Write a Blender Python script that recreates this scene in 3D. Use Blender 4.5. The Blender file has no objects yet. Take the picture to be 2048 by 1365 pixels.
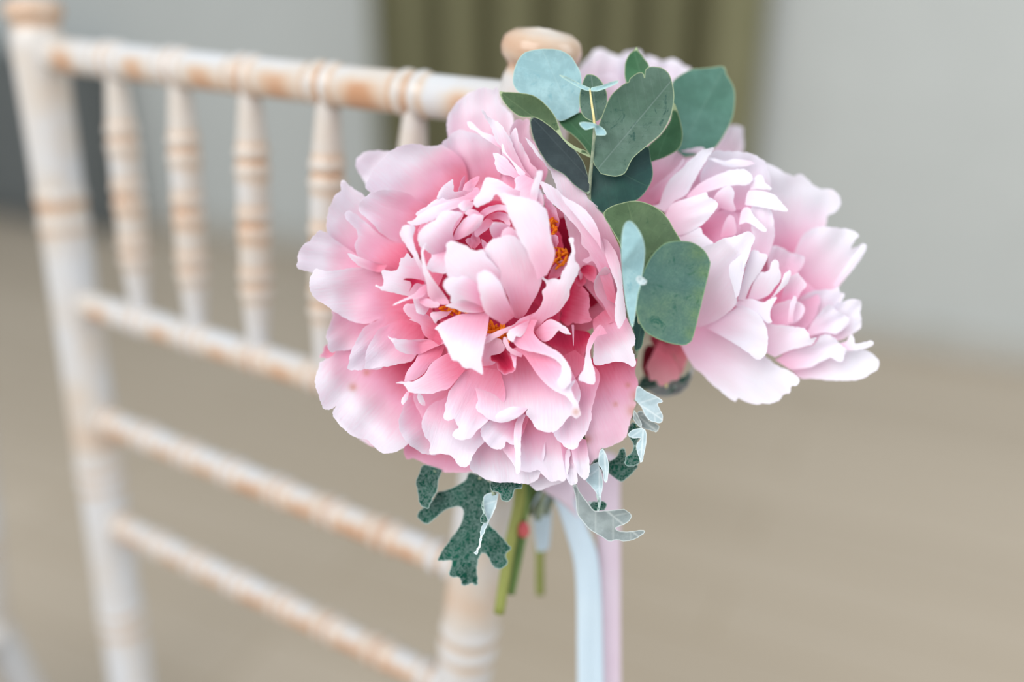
import bpy, bmesh, math, random
import numpy as np
from mathutils import Vector, noise, geometry, Matrix

# ------------------------------------------------------------------ camera, light, exposure
scene = bpy.context.scene
COL = scene.collection
FPX = 35.0 / 36.0 * 2048.0
PITCH = 0.3954
CAM = Vector((0.0, 0.0, 1.006))
FWD = Vector((0, math.cos(PITCH), -math.sin(PITCH)))
UP = Vector((0, math.sin(PITCH), math.cos(PITCH)))
RIGHT = Vector((1, 0, 0))

cam_data = bpy.data.cameras.new('camera')
cam_data.lens = 35.0
cam_data.sensor_width = 36.0
cam_data.clip_start = 0.02
cam_data.dof.use_dof = True
cam_data.dof.focus_distance = 0.400
cam_data.dof.aperture_fstop = 1.75
cam = bpy.data.objects.new('camera', cam_data)
COL.objects.link(cam)
cam.location = CAM
cam.rotation_euler = (math.pi / 2 - PITCH, 0, 0)
scene.camera = cam

world = bpy.data.worlds.new('world')
scene.world = world
world.use_nodes = True
bg = world.node_tree.nodes['Background']
bg.inputs[0].default_value = (0.86, 0.94, 1.0, 1)
bg.inputs[1].default_value = 0.82


def area(name, loc, target, size, power, col):
    l = bpy.data.lights.new(name, 'AREA')
    l.shape = 'RECTANGLE'
    l.size, l.size_y = size
    l.energy = power
    l.color = col
    o = bpy.data.objects.new(name, l)
    COL.objects.link(o)
    o.location = loc
    o.rotation_euler = (Vector(target) - Vector(loc)).to_track_quat('-Z', 'Y').to_euler()
    return o


area('window_light', (-1.1, -0.9, 2.13), (0, 0.55, 0.73), (1.8, 1.6), 46, (1.0, 0.985, 0.96))
area('window_light_side', (2.4, 0.0, 2.0), (0.0, 0.6, 0.8), (1.5, 1.8), 30, (0.93, 0.97, 1.0))

vs = scene.view_settings
vs.view_transform = 'Standard'
vs.look = 'None'
vs.exposure = 0.17
vs.gamma = 1.0
vs.use_curve_mapping = False


# ------------------------------------------------------------------ helpers
def W(px, py, d):
    """world point on the ray of picture point (px, py) at depth d metres"""
    return CAM + d * (FWD + RIGHT * ((px - 1024.0) / FPX) + UP * ((682.5 - py) / FPX))


def floor_hit(px, py, z=0.0):
    r = FWD + RIGHT * ((px - 1024.0) / FPX) + UP * ((682.5 - py) / FPX)
    return CAM + r * ((z - CAM.z) / r.z)


def lin(r, g, b):
    def f(c):
        c /= 255.0
        return c / 12.92 if c <= 0.04045 else ((c + 0.055) / 1.055) ** 2.4
    return (f(r), f(g), f(b), 1.0)


def tag(o, label=None, cat=None, group=None, kind=None):
    if label: o['label'] = label
    if cat: o['category'] = cat
    if group: o['group'] = group
    if kind: o['kind'] = kind
    return o


def empty(name, loc, label, cat, group=None):
    o = bpy.data.objects.new(name, None)
    COL.objects.link(o)
    o.location = loc
    o.empty_display_size = 0.02
    return tag(o, label, cat, group)


def link_mesh(name, verts, faces, mat, parent=None, smooth=True, origin=None):
    """verts in world space (or in the parent's local space when origin is given)"""
    me = bpy.data.meshes.new(name)
    off = Vector((0, 0, 0))
    if parent is not None and origin is None:
        off = parent_world(parent)
    vl = [Vector(v) - off for v in verts]
    c = Vector((0, 0, 0))
    for v in vl: c += v
    c /= len(vl)
    me.from_pydata([tuple(v - c) for v in vl], [], faces)
    me.update()
    if smooth:
        me.polygons.foreach_set('use_smooth', [True] * len(me.polygons))
    me.materials.append(mat)
    o = bpy.data.objects.new(name, me)
    COL.objects.link(o)
    o.parent = parent
    o.location = c
    return o


def parent_world(p):
    v = Vector(p.location)
    q = p.parent
    while q is not None:
        v = v + Vector(q.location)
        q = q.parent
    return v


def catmull(pts, n, closed=False):
    out = []
    m = len(pts)
    rng = range(m if closed else m - 1)
    for i in rng:
        if closed:
            p0, p1, p2, p3 = pts[(i - 1) % m], pts[i], pts[(i + 1) % m], pts[(i + 2) % m]
        else:
            p0, p1, p2, p3 = pts[max(i - 1, 0)], pts[i], pts[i + 1], pts[min(i + 2, m - 1)]
        k = n if isinstance(n, int) else max(1, int(round((Vector(p2) - Vector(p1)).length / n)))
        for j in range(k):
            t = j / k
            out.append(tuple(0.5 * (2 * b + (c - a) * t + (2 * a - 5 * b + 4 * c - d) * t * t + (3 * b - a - 3 * c + d) * t ** 3)
                             for a, b, c, d in zip(p0, p1, p2, p3)))
    if not closed: out.append(tuple(pts[-1]))
    return out


def tube(name, pts, radii, mat, parent, seg=10, origin=None, n=6):
    """round tube through world points; radii one per point"""
    full = catmull([tuple(p) + (r,) for p, r in zip(pts, radii)], n)
    P = [Vector(q[:3]) for q in full]
    verts, faces = [], []
    ref = Vector((0, 1, 0.2))
    for i, p in enumerate(P):
        t = (P[min(i + 1, len(P) - 1)] - P[max(i - 1, 0)]).normalized()
        a = t.cross(ref).normalized()
        b = t.cross(a).normalized()
        for k in range(seg):
            an = 2 * math.pi * k / seg
            verts.append(p + (a * math.cos(an) + b * math.sin(an)) * full[i][3])
    for i in range(len(P) - 1):
        for k in range(seg):
            faces.append((i * seg + k, i * seg + (k + 1) % seg, (i + 1) * seg + (k + 1) % seg, (i + 1) * seg + k))
    faces.append(tuple(range(seg))[::-1])
    faces.append(tuple((len(P) - 1) * seg + k for k in range(seg)))
    return link_mesh(name, verts, faces, mat, parent, True, origin)


# ------------------------------------------------------------------ materials
class NT:
    def __init__(self, name):
        self.m = bpy.data.materials.new(name)
        self.m.use_nodes = True
        self.t = self.m.node_tree
        self.b = self.t.nodes['Principled BSDF']
        self.out = self.t.nodes['Material Output']

    def n(self, kind, **kw):
        nd = self.t.nodes.new(kind)
        for k, v in kw.items():
            if k in nd.inputs.keys(): nd.inputs[k].default_value = v
            else: setattr(nd, k, v)
        return nd

    def l(self, a, b):
        self.t.links.new(a, b)

    def noise(self, scale, detail=3.0, rough=0.6, vec=None, dist=0.0):
        nd = self.n('ShaderNodeTexNoise')
        nd.inputs['Scale'].default_value = scale
        nd.inputs['Detail'].default_value = detail
        nd.inputs['Roughness'].default_value = rough
        nd.inputs['Distortion'].default_value = dist
        if vec is not None: self.l(vec, nd.inputs['Vector'])
        return nd.outputs['Fac']

    def ramp(self, fac, stops, interp='LINEAR'):
        r = self.n('ShaderNodeValToRGB')
        r.color_ramp.interpolation = interp
        e = r.color_ramp.elements
        while len(e) < len(stops): e.new(0.5)
        for el, (p, c) in zip(e, stops):
            el.position = p
            el.color = c if len(c) == 4 else (*c, 1)
        self.l(fac, r.inputs['Fac'])
        return r.outputs['Color']

    def mix(self, fac, a, b, mode='MIX'):
        nd = self.n('ShaderNodeMix', data_type='RGBA', blend_type=mode)
        for s, v in ((nd.inputs[0], fac), (nd.inputs[6], a), (nd.inputs[7], b)):
            if hasattr(v, 'is_output'): self.l(v, s)
            else: s.default_value = v
        return nd.outputs[2]

    def math(self, op, a, b=0.0, c=0.0, clamp=False):
        nd = self.n('ShaderNodeMath', operation=op)
        nd.use_clamp = clamp
        for s, v in zip(nd.inputs, (a, b, c)):
            if hasattr(v, 'is_output'): self.l(v, s)
            else: s.default_value = v
        return nd.outputs[0]

    def attr(self, name):
        return self.n('ShaderNodeAttribute', attribute_name=name).outputs['Fac']

    def uv(self):
        return self.n('ShaderNodeUVMap', uv_map='uv').outputs['UV']

    def obj(self):
        return self.n('ShaderNodeTexCoord').outputs['Object']

    def bump(self, h, strength, dist=0.001):
        nd = self.n('ShaderNodeBump')
        nd.inputs['Strength'].default_value = strength
        nd.inputs['Distance'].default_value = dist
        self.l(h, nd.inputs['Height'])
        return nd.outputs['Normal']

    def translucent(self, color, fac, normal=None):
        tr = self.n('ShaderNodeBsdfTranslucent')
        self.l(color, tr.inputs['Color'])
        mx = self.n('ShaderNodeMixShader')
        mx.inputs[0].default_value = fac
        self.l(self.b.outputs[0], mx.inputs[1])
        self.l(tr.outputs[0], mx.inputs[2])
        self.l(mx.outputs[0], self.out.inputs['Surface'])
        if normal is not None: self.l(normal, tr.inputs['Normal'])


def petal_mat(name, stops):
    t = NT(name)
    uv = t.uv()
    mp = t.n('ShaderNodeMapping')
    mp.inputs['Scale'].default_value = (26, 3.0, 1)
    t.l(uv, mp.inputs['Vector'])
    streak = t.noise(1.0, 3, 0.6, mp.outputs['Vector'], 0.4)
    blot = t.noise(70, 2, 0.5, t.obj())
    tone = t.attr('tone')
    f = t.math('ADD', tone, t.math('MULTIPLY', t.math('SUBTRACT', streak, 0.5), 0.16))
    f = t.math('ADD', f, t.math('MULTIPLY', t.math('SUBTRACT', blot, 0.5), 0.12))
    c = t.ramp(f, stops)
    c = t.mix(t.attr('spot'), c, lin(205, 140, 95))
    t.l(c, t.b.inputs['Base Color'])
    t.b.inputs['Roughness'].default_value = 0.62
    t.b.inputs['Specular IOR Level'].default_value = 0.18
    nb = t.bump(streak, 0.32, 0.0006)
    t.l(nb, t.b.inputs['Normal'])
    t.translucent(c, 0.48)
    return t.m


PINK = [(0.0, lin(176, 14, 60)), (0.22, lin(220, 66, 108)), (0.45, lin(239, 146, 174)),
        (0.68, lin(243, 194, 216)), (0.86, lin(246, 219, 232)), (1.0, lin(243, 238, 245))]
M_PETAL = petal_mat('petal_rose_pink', PINK)
PALE = [(0.0, lin(226, 76, 126)), (0.22, lin(243, 150, 188)), (0.45, lin(248, 198, 221)),
        (0.68, lin(248, 222, 236)), (0.86, lin(247, 235, 244)), (1.0, lin(246, 244, 250))]
M_PETAL2 = petal_mat('petal_pale_pink', PALE)


def leaf_mat(name, a, b, rim, vein, speck=None, rough=0.55, gloss=0.22, fuzz=0.0, side=14.0, trans=0.12,
             rimw=2.2, nscale=140, veinw=0.022, net=0.0, sidev=0.10, alt=None):
    k_ = 0.66 if sum(a[:3]) < 1.2 else 0.92
    a, b = [tuple(x * k_ for x in c_[:3]) + (1,) for c_ in (a, b)]
    if speck is not None: speck = tuple(x * k_ for x in speck[:3]) + (1,)
    vein = tuple(x * (k_ if net == 0 else 0.85) for x in vein[:3]) + (1,)
    t = NT(name)
    uv = t.uv()
    sep = t.n('ShaderNodeSeparateXYZ')
    t.l(uv, sep.inputs[0])
    u, v = sep.outputs[0], sep.outputs[1]
    au = t.math('ABSOLUTE', u)
    n1 = t.noise(nscale, 5, 0.65, t.obj())
    n2 = t.noise(nscale * 0.28, 2, 0.5, t.obj())
    c = t.mix(t.ramp(n2, [(0.32, (0, 0, 0)), (0.68, (1, 1, 1))]), a, b)
    dk = tuple(x * 0.62 for x in a[:3]) + (1,)
    c = t.mix(t.math('MULTIPLY', t.ramp(n1, [(0.42, (1, 1, 1)), (0.6, (0, 0, 0))]), 0.42), c, dk)
    if speck is not None:
        n3 = t.noise(nscale * 0.9, 6, 0.8, t.obj(), 1.5)
        c = t.mix(t.ramp(n3, [(0.56, (0, 0, 0)), (0.63, (1, 1, 1))]), c, speck)
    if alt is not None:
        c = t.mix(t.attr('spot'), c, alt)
    # midrib and side veins, from the leaf's own coordinates
    mid = t.math('SUBTRACT', 1.0, t.math('DIVIDE', au, veinw), clamp=True)
    ph = t.math('SUBTRACT', t.math('MULTIPLY', v, side), t.math('MULTIPLY', au, side * 0.8))
    sv = t.math('POWER', t.math('ABSOLUTE', t.math('COSINE', ph)), 60.0)
    vf = t.math('MAXIMUM', t.math('MULTIPLY', mid, 0.5), t.math('MULTIPLY', sv, sidev))
    if net > 0:
        vo = t.n('ShaderNodeTexVoronoi', feature='DISTANCE_TO_EDGE')
        vo.inputs['Scale'].default_value = 11.0
        dn = t.n('ShaderNodeTexNoise')
        dn.inputs['Scale'].default_value = 14.0
        t.l(uv, dn.inputs['Vector'])
        ad = t.mix(0.25, uv, dn.outputs['Color'])
        t.l(ad, vo.inputs['Vector'])
        cells = t.math('SUBTRACT', 1.0, t.math('DIVIDE', vo.outputs['Distance'], 0.16), clamp=True)
        vf = t.math('MAXIMUM', vf, t.math('MULTIPLY', cells, net))
    c = t.mix(vf, c, vein)
    rimf = t.math('SUBTRACT', 1.0, t.math('DIVIDE', t.attr('edge'), rimw), clamp=True)
    c = t.mix(t.math('MULTIPLY', rimf, 0.8), c, rim)
    t.l(c, t.b.inputs['Base Color'])
    t.b.inputs['Roughness'].default_value = rough
    t.b.inputs['Specular IOR Level'].default_value = gloss
    if fuzz:
        t.b.inputs['Sheen Weight'].default_value = fuzz
    h = t.math('ADD', t.math('MULTIPLY', vf, -0.6), t.math('MULTIPLY', n1, 0.5))
    t.l(t.bump(h, 0.35, 0.0008), t.b.inputs['Normal'])
    t.translucent(c, trans)
    return t.m


RIMG = lin(176, 190, 150)
M_EU_MAIN = leaf_mat('eucalyptus_grey_green', lin(92, 128, 108), lin(112, 140, 126), RIMG, lin(138, 160, 152), lin(58, 98, 86))
M_EU_OLIVE = leaf_mat('eucalyptus_olive', lin(96, 124, 88), lin(112, 136, 98), RIMG, lin(120, 144, 104), lin(74, 104, 72))
M_EU_SLATE = leaf_mat('eucalyptus_slate_underside', lin(62, 76, 80), lin(72, 86, 88), lin(150, 165, 140), lin(84, 98, 100))
M_EU_DEEP = leaf_mat('eucalyptus_deep_teal', lin(18, 74, 72), lin(34, 92, 80), lin(120, 150, 120), lin(60, 110, 90), gloss=0.45)
M_EU_GREEN = leaf_mat('eucalyptus_green', lin(70, 122, 82), lin(84, 134, 96), RIMG, lin(96, 144, 106))
M_EU_TEAL = leaf_mat('eucalyptus_soft_teal', lin(92, 140, 122), lin(108, 154, 140), RIMG, lin(118, 158, 142))
M_EU_PALE = leaf_mat('eucalyptus_pale_blue', lin(154, 194, 200), lin(172, 206, 210), lin(190, 214, 200), lin(178, 208, 210),
                     lin(136, 178, 186), veinw=0.012)
M_EU_ROUND = leaf_mat('eucalyptus_teal_backlit_tint', lin(112, 156, 148), lin(132, 166, 136), lin(160, 190, 140), lin(70, 116, 106),
                      lin(52, 116, 96), veinw=0.012, net=0.45, trans=0.3, alt=lin(122, 150, 96))  # olive alt colour paints in light passing through the blade
M_DM_DARK = leaf_mat('dusty_miller_dark', lin(6, 78, 62), lin(18, 96, 76), lin(176, 194, 188), lin(112, 134, 128),
                     None, 0.7, 0.12, 0.04, 9.0, 0.05, 2.0, 160, 0.03, 0.85)
M_DM_SILVER = leaf_mat('dusty_miller_silver', lin(176, 198, 204), lin(192, 210, 215), lin(226, 234, 234), lin(236, 242, 242),
                       None, 0.8, 0.1, 0.15, 8.0, 0.1, 2.0, 160, 0.03, sidev=0.28)
M_DM_GREY = leaf_mat('dusty_miller_grey', lin(158, 170, 170), lin(178, 189, 188), lin(214, 222, 220), lin(228, 234, 230),
                     None, 0.8, 0.1, 0.15, 7.0, 0.1, 2.0, 160, 0.035, sidev=0.25)


def simple_mat(name, stops, scale=60, rough=0.5, spec=0.3, stretch=None, trans=0.0, bump=0.1):
    t = NT(name)
    vec = t.obj()
    if stretch:
        mp = t.n('ShaderNodeMapping')
        mp.inputs['Scale'].default_value = stretch
        t.l(vec, mp.inputs['Vector'])
        vec = mp.outputs['Vector']
    nz = t.noise(scale, 4, 0.6, vec)
    c = t.ramp(nz, stops)
    t.l(c, t.b.inputs['Base Color'])
    t.b.inputs['Roughness'].default_value = rough
    t.b.inputs['Specular IOR Level'].default_value = spec
    t.l(t.bump(nz, bump, 0.001), t.b.inputs['Normal'])
    if trans: t.translucent(c, trans)
    return t.m


M_STEM = simple_mat('stem_green', [(0.35, lin(112, 120, 54)), (0.65, lin(146, 150, 82))], 40, 0.5, 0.3, (1, 1, 0.2))
M_STEM_DK = simple_mat('stem_dark_green', [(0.35, lin(72, 104, 52)), (0.65, lin(120, 140, 78))], 40, 0.5, 0.3, (1, 1, 0.2))
M_TWIG = simple_mat('twig_grey_green', [(0.35, lin(110, 128, 108)), (0.65, lin(158, 166, 140))], 220)
M_TWIG_TAN = simple_mat('twig_tan', [(0.35, lin(196, 180, 120)), (0.65, lin(224, 212, 160))], 220)
M_NODE = simple_mat('stem_node_red', [(0.3, lin(170, 60, 70)), (0.7, lin(196, 96, 96))], 60)
M_STAMEN = simple_mat('stamen_orange', [(0.3, lin(230, 96, 8)), (0.7, lin(244, 150, 30))], 700, 0.6, 0.2, None, 0.2)
M_BUD = petal_mat('petal_dusky_rose', [(0.0, lin(110, 14, 36)), (0.3, lin(176, 60, 84)), (0.6, lin(234, 140, 156)), (1.0, lin(244, 190, 198))])
M_RIB_BLUE = simple_mat('ribbon_pale_blue', [(0.3, lin(206, 222, 233)), (0.7, lin(214, 228, 237))], 30, 0.32, 0.5, None, 0.25, 0.02)
M_RIB_PINK = simple_mat('ribbon_blush', [(0.3, lin(226, 206, 220)), (0.7, lin(232, 216, 228))], 30, 0.34, 0.5, None, 0.25, 0.02)


def wood_mat():
    t = NT('limewashed_wood')
    o = t.obj()
    mp = t.n('ShaderNodeMapping')
    mp.inputs['Scale'].default_value = (1, 1, 1)
    t.l(o, mp.inputs['Vector'])
    n1 = t.noise(55, 4, 0.6, mp.outputs['Vector'])
    n2 = t.noise(16, 2, 0.5, mp.outputs['Vector'])
    w = t.math('ADD', t.attr('wear'), t.math('MULTIPLY', t.math('SUBTRACT', n1, 0.5), 0.55))
    w = t.math('ADD', w, t.math('MULTIPLY', t.math('SUBTRACT', n2, 0.5), 1.0))
    c = t.ramp(w, [(0.0, lin(190, 190, 192)), (0.28, lin(190, 180, 170)), (0.6, lin(188, 162, 140)), (0.95, lin(176, 132, 100))])
    t.l(c, t.b.inputs['Base Color'])
    t.b.inputs['Roughness'].default_value = 0.26
    t.b.inputs['Specular IOR Level'].default_value = 0.5
    t.l(t.bump(n1, 0.15, 0.0008), t.b.inputs['Normal'])
    return t.m


M_WOOD = wood_mat()


# ------------------------------------------------------------------ the room
def floor_material():
    t = NT('floor_oak_laminate')
    o = t.n('ShaderNodeTexCoord').outputs['Object']
    mp = t.n('ShaderNodeMapping')
    mp.inputs['Rotation'].default_value = (0, 0, 0.45)
    t.l(o, mp.inputs['Vector'])
    br = t.n('ShaderNodeTexBrick')
    br.inputs['Scale'].default_value = 1.0
    br.inputs['Brick Width'].default_value = 1.2
    br.inputs['Row Height'].default_value = 0.14
    br.inputs['Mortar Size'].default_value = 0.002
    br.inputs['Color1'].default_value = lin(187, 173, 156)
    br.inputs['Color2'].default_value = lin(177, 163, 146)
    br.inputs['Mortar'].default_value = lin(150, 132, 108)
    t.l(mp.outputs['Vector'], br.inputs['Vector'])
    m2 = t.n('ShaderNodeMapping')
    m2.inputs['Scale'].default_value = (2, 30, 1)
    t.l(mp.outputs['Vector'], m2.inputs['Vector'])
    g = t.noise(2.0, 4, 0.6, m2.outputs['Vector'])
    c = t.mix(t.math('MULTIPLY', g, 0.35), br.outputs['Color'], lin(160, 140, 112))
    t.l(c, t.b.inputs['Base Color'])
    t.b.inputs['Roughness'].default_value = 0.42
    t.b.inputs['Specular IOR Level'].default_value = 0.4
    return t.m


M_FLOOR = floor_material()
M_WALL = simple_mat('wall_paint_grey', [(0.3, lin(188, 190, 187)), (0.7, lin(193, 195, 192))], 8, 0.85, 0.1, None, 0, 0.03)
M_BASE = simple_mat('baseboard_paint', [(0.3, lin(176, 174, 166)), (0.7, lin(186, 183, 176))], 8, 0.6, 0.3, None, 0, 0.02)
M_CURT = simple_mat('curtain_olive_fabric', [(0.3, lin(112, 110, 82)), (0.7, lin(130, 126, 98))], 30, 0.9, 0.1, (3, 3, 0.3), 0.0, 0.1)
M_CAB = simple_mat('cabinet_slate', [(0.3, lin(94, 98, 98)), (0.7, lin(106, 109, 108))], 12, 0.6, 0.3)
M_CABM = simple_mat('cabinet_handle_metal', [(0.3, lin(150, 150, 150)), (0.7, lin(170, 170, 170))], 12, 0.3, 0.5)


def box_verts(x0, x1, y0, y1, z0, z1):
    v = [(x, y, z) for x in (x0, x1) for y in (y0, y1) for z in (z0, z1)]
    f = [(0, 1, 3, 2), (4, 6, 7, 5), (0, 4, 5, 1), (2, 3, 7, 6), (0, 2, 6, 4), (1, 5, 7, 3)]
    return v, f


def bevel_box(name, x0, x1, y0, y1, z0, z1, mat, parent, bev=0.004):
    v, f = box_verts(x0, x1, y0, y1, z0, z1)
    bm = bmesh.new()
    vs_ = [bm.verts.new(p) for p in v]
    for q in f: bm.faces.new([vs_[i] for i in q])
    bmesh.ops.recalc_face_normals(bm, faces=bm.faces)
    bmesh.ops.bevel(bm, geom=list(bm.edges), offset=bev, segments=2, affect='EDGES', profile=0.6)
    bm.verts.index_update()
    vv = [tuple(q.co) for q in bm.verts]
    ff = [tuple(q.index for q in fc.verts) for fc in bm.faces]
    bm.free()
    return link_mesh(name, vv, ff, mat, parent, False, True)


v, f = box_verts(-6, 6, -3, 7, -0.05, 0.0)
fl = link_mesh('floor', v, f, M_FLOOR, None, False)
tag(fl, 'pale oak toned floor running up to the grey wall', 'floor', kind='structure')

WA = floor_hit(221, 434)
WB = floor_hit(2048, 732)
wdir = (WB - WA).normalized()
wang = math.atan2(wdir.y, wdir.x)
wn = Vector((wdir.y, -wdir.x, 0))          # towards the room
if wn.y > 0: wn = -wn


def wall_frame(name, label, cat, at, group=None):
    e = empty(name, at, label, cat, group)
    e.rotation_euler = (0, 0, wang)
    return e


wl = bpy.data.meshes.new('wall_back')
v, f = box_verts(-4.2, 4.2, 0.0, 0.12, 0.0, 2.7)
wl.from_pydata(v, [], f)
wl.materials.append(M_WALL)
wall = bpy.data.objects.new('wall_back', wl)
COL.objects.link(wall)
WC = (WA + WB) / 2
wall.location = (WC.x, WC.y, 0)
wall.rotation_euler = (0, 0, wang)
tag(wall, 'plain light grey wall behind the chair and curtain', 'wall', kind='structure')
bb = bpy.data.meshes.new('baseboard_back')
v, f = box_verts(-4.2, 4.2, -0.014, 0.0, 0.0, 0.07)
bb.from_pydata(v, [], f)
bb.materials.append(M_BASE)
bbo = bpy.data.objects.new('baseboard_back', bb)
COL.objects.link(bbo)
bbo.location = (WC.x, WC.y, 0)
bbo.rotation_euler = (0, 0, wang)
tag(bbo, 'low pale baseboard along the foot of the grey wall', 'baseboard', kind='structure')


def wall_x(px, py):
    """distance along the wall (from its centre) where the ray of a picture point meets it"""
    r = FWD + RIGHT * ((px - 1024.0) / FPX) + UP * ((682.5 - py) / FPX)
    k = (WC - CAM).dot(wn) / r.dot(wn)
    p = CAM + r * k
    return (p - WC).dot(wdir), p.z


# curtain: one gathered cloth with folds, hanging from a rod
def curtain():
    xa, _ = wall_x(795, 60)
    xb, _ = wall_x(1537, 60)
    off = 0.12
    root = wall_frame('curtain', 'olive green gathered curtain hanging in front of the grey wall', 'curtain', (WC.x, WC.y, 0))
    root.location = Vector((WC.x, WC.y, 0)) + wn * off
    nx, nz = 220, 14
    rnd = random.Random(4)
    folds = [rnd.uniform(-0.9, 0.9) for _ in range(40)]
    ve, fa = [], []
    sgn = 1 if wdir.x > 0 else -1
    for j in range(nz + 1):
        z = 0.02 + (2.40 - 0.02) * j / nz
        for i in range(nx + 1):
            t = i / nx
            x = xa + (xb - xa) * t
            k = t * 7.0
            i0 = int(k)
            ph = folds[i0] * (1 - (k - i0)) + folds[i0 + 1] * (k - i0)
            y = 0.062 * math.sin(2 * math.pi * k + ph * 1.6) + 0.012 * math.sin(5.1 * k + 1.0 + z * 0.8)
            y *= 0.75 + 0.25 * (1 - z / 2.4)
            ve.append((x + 0.012 * math.sin(2 * math.pi * k + 1.2), y, z))
    for j in range(nz):
        for i in range(nx):
            a = j * (nx + 1) + i
            fa.append((a, a + 1, a + nx + 2, a + nx + 1))
    c = link_mesh('cloth', ve, fa, M_CURT, root, True, True)
    so = c.modifiers.new('thickness', 'SOLIDIFY')
    so.thickness = 0.003
    rv, rf = [], []
    n = 12
    for x in (xa - 0.08, xb + 0.08):
        for k in range(n):
            a = 2 * math.pi * k / n
            rv.append((x, 0.012 * math.cos(a), 2.41 + 0.012 * math.sin(a)))
    for k in range(n): rf.append((k, (k + 1) % n, n + (k + 1) % n, n + k))
    rf += [tuple(range(n)), tuple(range(n, 2 * n))]
    link_mesh('rod', rv, rf, M_CABM, root, True, True)
    for k, x in enumerate((xa - 0.04, xb + 0.04)):
        bevel_box('bracket', x - 0.012, x + 0.012, -0.01, off, 2.385, 2.40, M_CABM, root, 0.002)


curtain()


def cabinet():
    xa, _ = wall_x(-150, 250)
    xb, _ = wall_x(262, 250)
    _, ht = wall_x(150, 100)
    root = wall_frame('low_cabinet', 'slate grey low cabinet standing against the wall behind the chair', 'cabinet',
                      Vector((WC.x, WC.y, 0)) + wn * 0.016)
    d = 0.17
    bevel_box('body', xa, xb, -d, 0, 0.05, ht - 0.02, M_CAB, root)
    bevel_box('plinth', xa + 0.01, xb - 0.01, -d + 0.02, 0, 0, 0.05, M_CAB, root)
    bevel_box('top', xa - 0.01, xb + 0.01, -d - 0.01, 0, ht - 0.02, ht, M_CAB, root)
    mid = (xa + xb) / 2
    for a, b, h in ((xa + 0.006, mid - 0.003, mid - 0.05), (mid + 0.003, xb - 0.006, mid + 0.03)):
        dd = bevel_box('door', a, b, -d - 0.016, -d, 0.058, ht - 0.026, M_CAB, root)
        v, f = box_verts(h, h + 0.014, -d - 0.035, -d - 0.014, ht * 0.55, ht * 0.55 + 0.12)
        me = bpy.data.meshes.new('handle')
        me.from_pydata([tuple(Vector(q) - Vector(dd.location)) for q in v], [], f)
        me.materials.append(M_CABM)
        o = bpy.data.objects.new('handle', me)
        COL.objects.link(o)
        o.parent = dd


cabinet()

# ------------------------------------------------------------------ the chair
CW, LEAN, SPLAY = 0.38, 0.0858, 0.0838
YAW = -0.5861
ZT = 0.93
H2, H3, H4 = 0.1644, 0.2494, 0.331


def post_pt(side, h):
    return Vector((side * (CW / 2 - SPLAY * h), -h * math.sin(LEAN), ZT - h * math.cos(LEAN)))


def lathe(name, A, B, rfun, parent, step=0.0022, seg=22, patch=None):
    """turned part from A to B; rfun(x metres from A, L) -> (radius, wear)"""
    A, B = Vector(A), Vector(B)
    L = (B - A).length
    ax = (B - A).normalized()
    e1 = ax.cross(Vector((0, 0, 1)) if abs(ax.z) < 0.8 else Vector((1, 0, 0))).normalized()
    e2 = ax.cross(e1).normalized()
    n = max(8, int(L / step))
    ve, fa, we = [], [], []
    for i in range(n + 1):
        x = L * i / n
        r, w = rfun(x, L)
        for k in range(seg):
            a = 2 * math.pi * k / seg
            d = e1 * math.cos(a) + e2 * math.sin(a)
            ve.append(A + ax * x + d * max(r, 0.0004))
            ww = w
            if patch:
                ww += patch(x, L, d)
            we.append(ww)
    for i in range(n):
        for k in range(seg):
            fa.append((i * seg + k, i * seg + (k + 1) % seg, (i + 1) * seg + (k + 1) % seg, (i + 1) * seg + k))
    fa.append(tuple(range(seg)))
    fa.append(tuple(n * seg + k for k in range(seg)))
    o = link_mesh(name, ve, fa, M_WOOD, parent, True, True)
    at = o.data.attributes.new('wear', 'FLOAT', 'POINT')
    at.data.foreach_set('value', we)
    return o


def g(x, w):
    return math.exp(-(x / w) ** 2)


def node_r(x, amp=1.0):
    return amp * (0.0017 * (g(x - 0.0048, 0.0028) + g(x + 0.0048, 0.0028)) - 0.0016 * g(x, 0.0017))


def node_w(x):
    return 0.75 * g(x, 0.0022) + 0.5 * g(abs(x) - 0.0095, 0.0018)


FACE = Vector((0.0, -0.9, -0.25)).normalized()


def patches(centres, hw=0.012, amp=0.8):
    def fn(x, L, d):
        s = 0.0
        for c in centres:
            s += amp * math.exp(-((x - c) / hw) ** 2)
        c = d.dot(FACE)
        return s * max(0.0, min(1.0, (c - 0.55) * 3.0)) + 0.18 * max(0, -d.z)
    return fn


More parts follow.
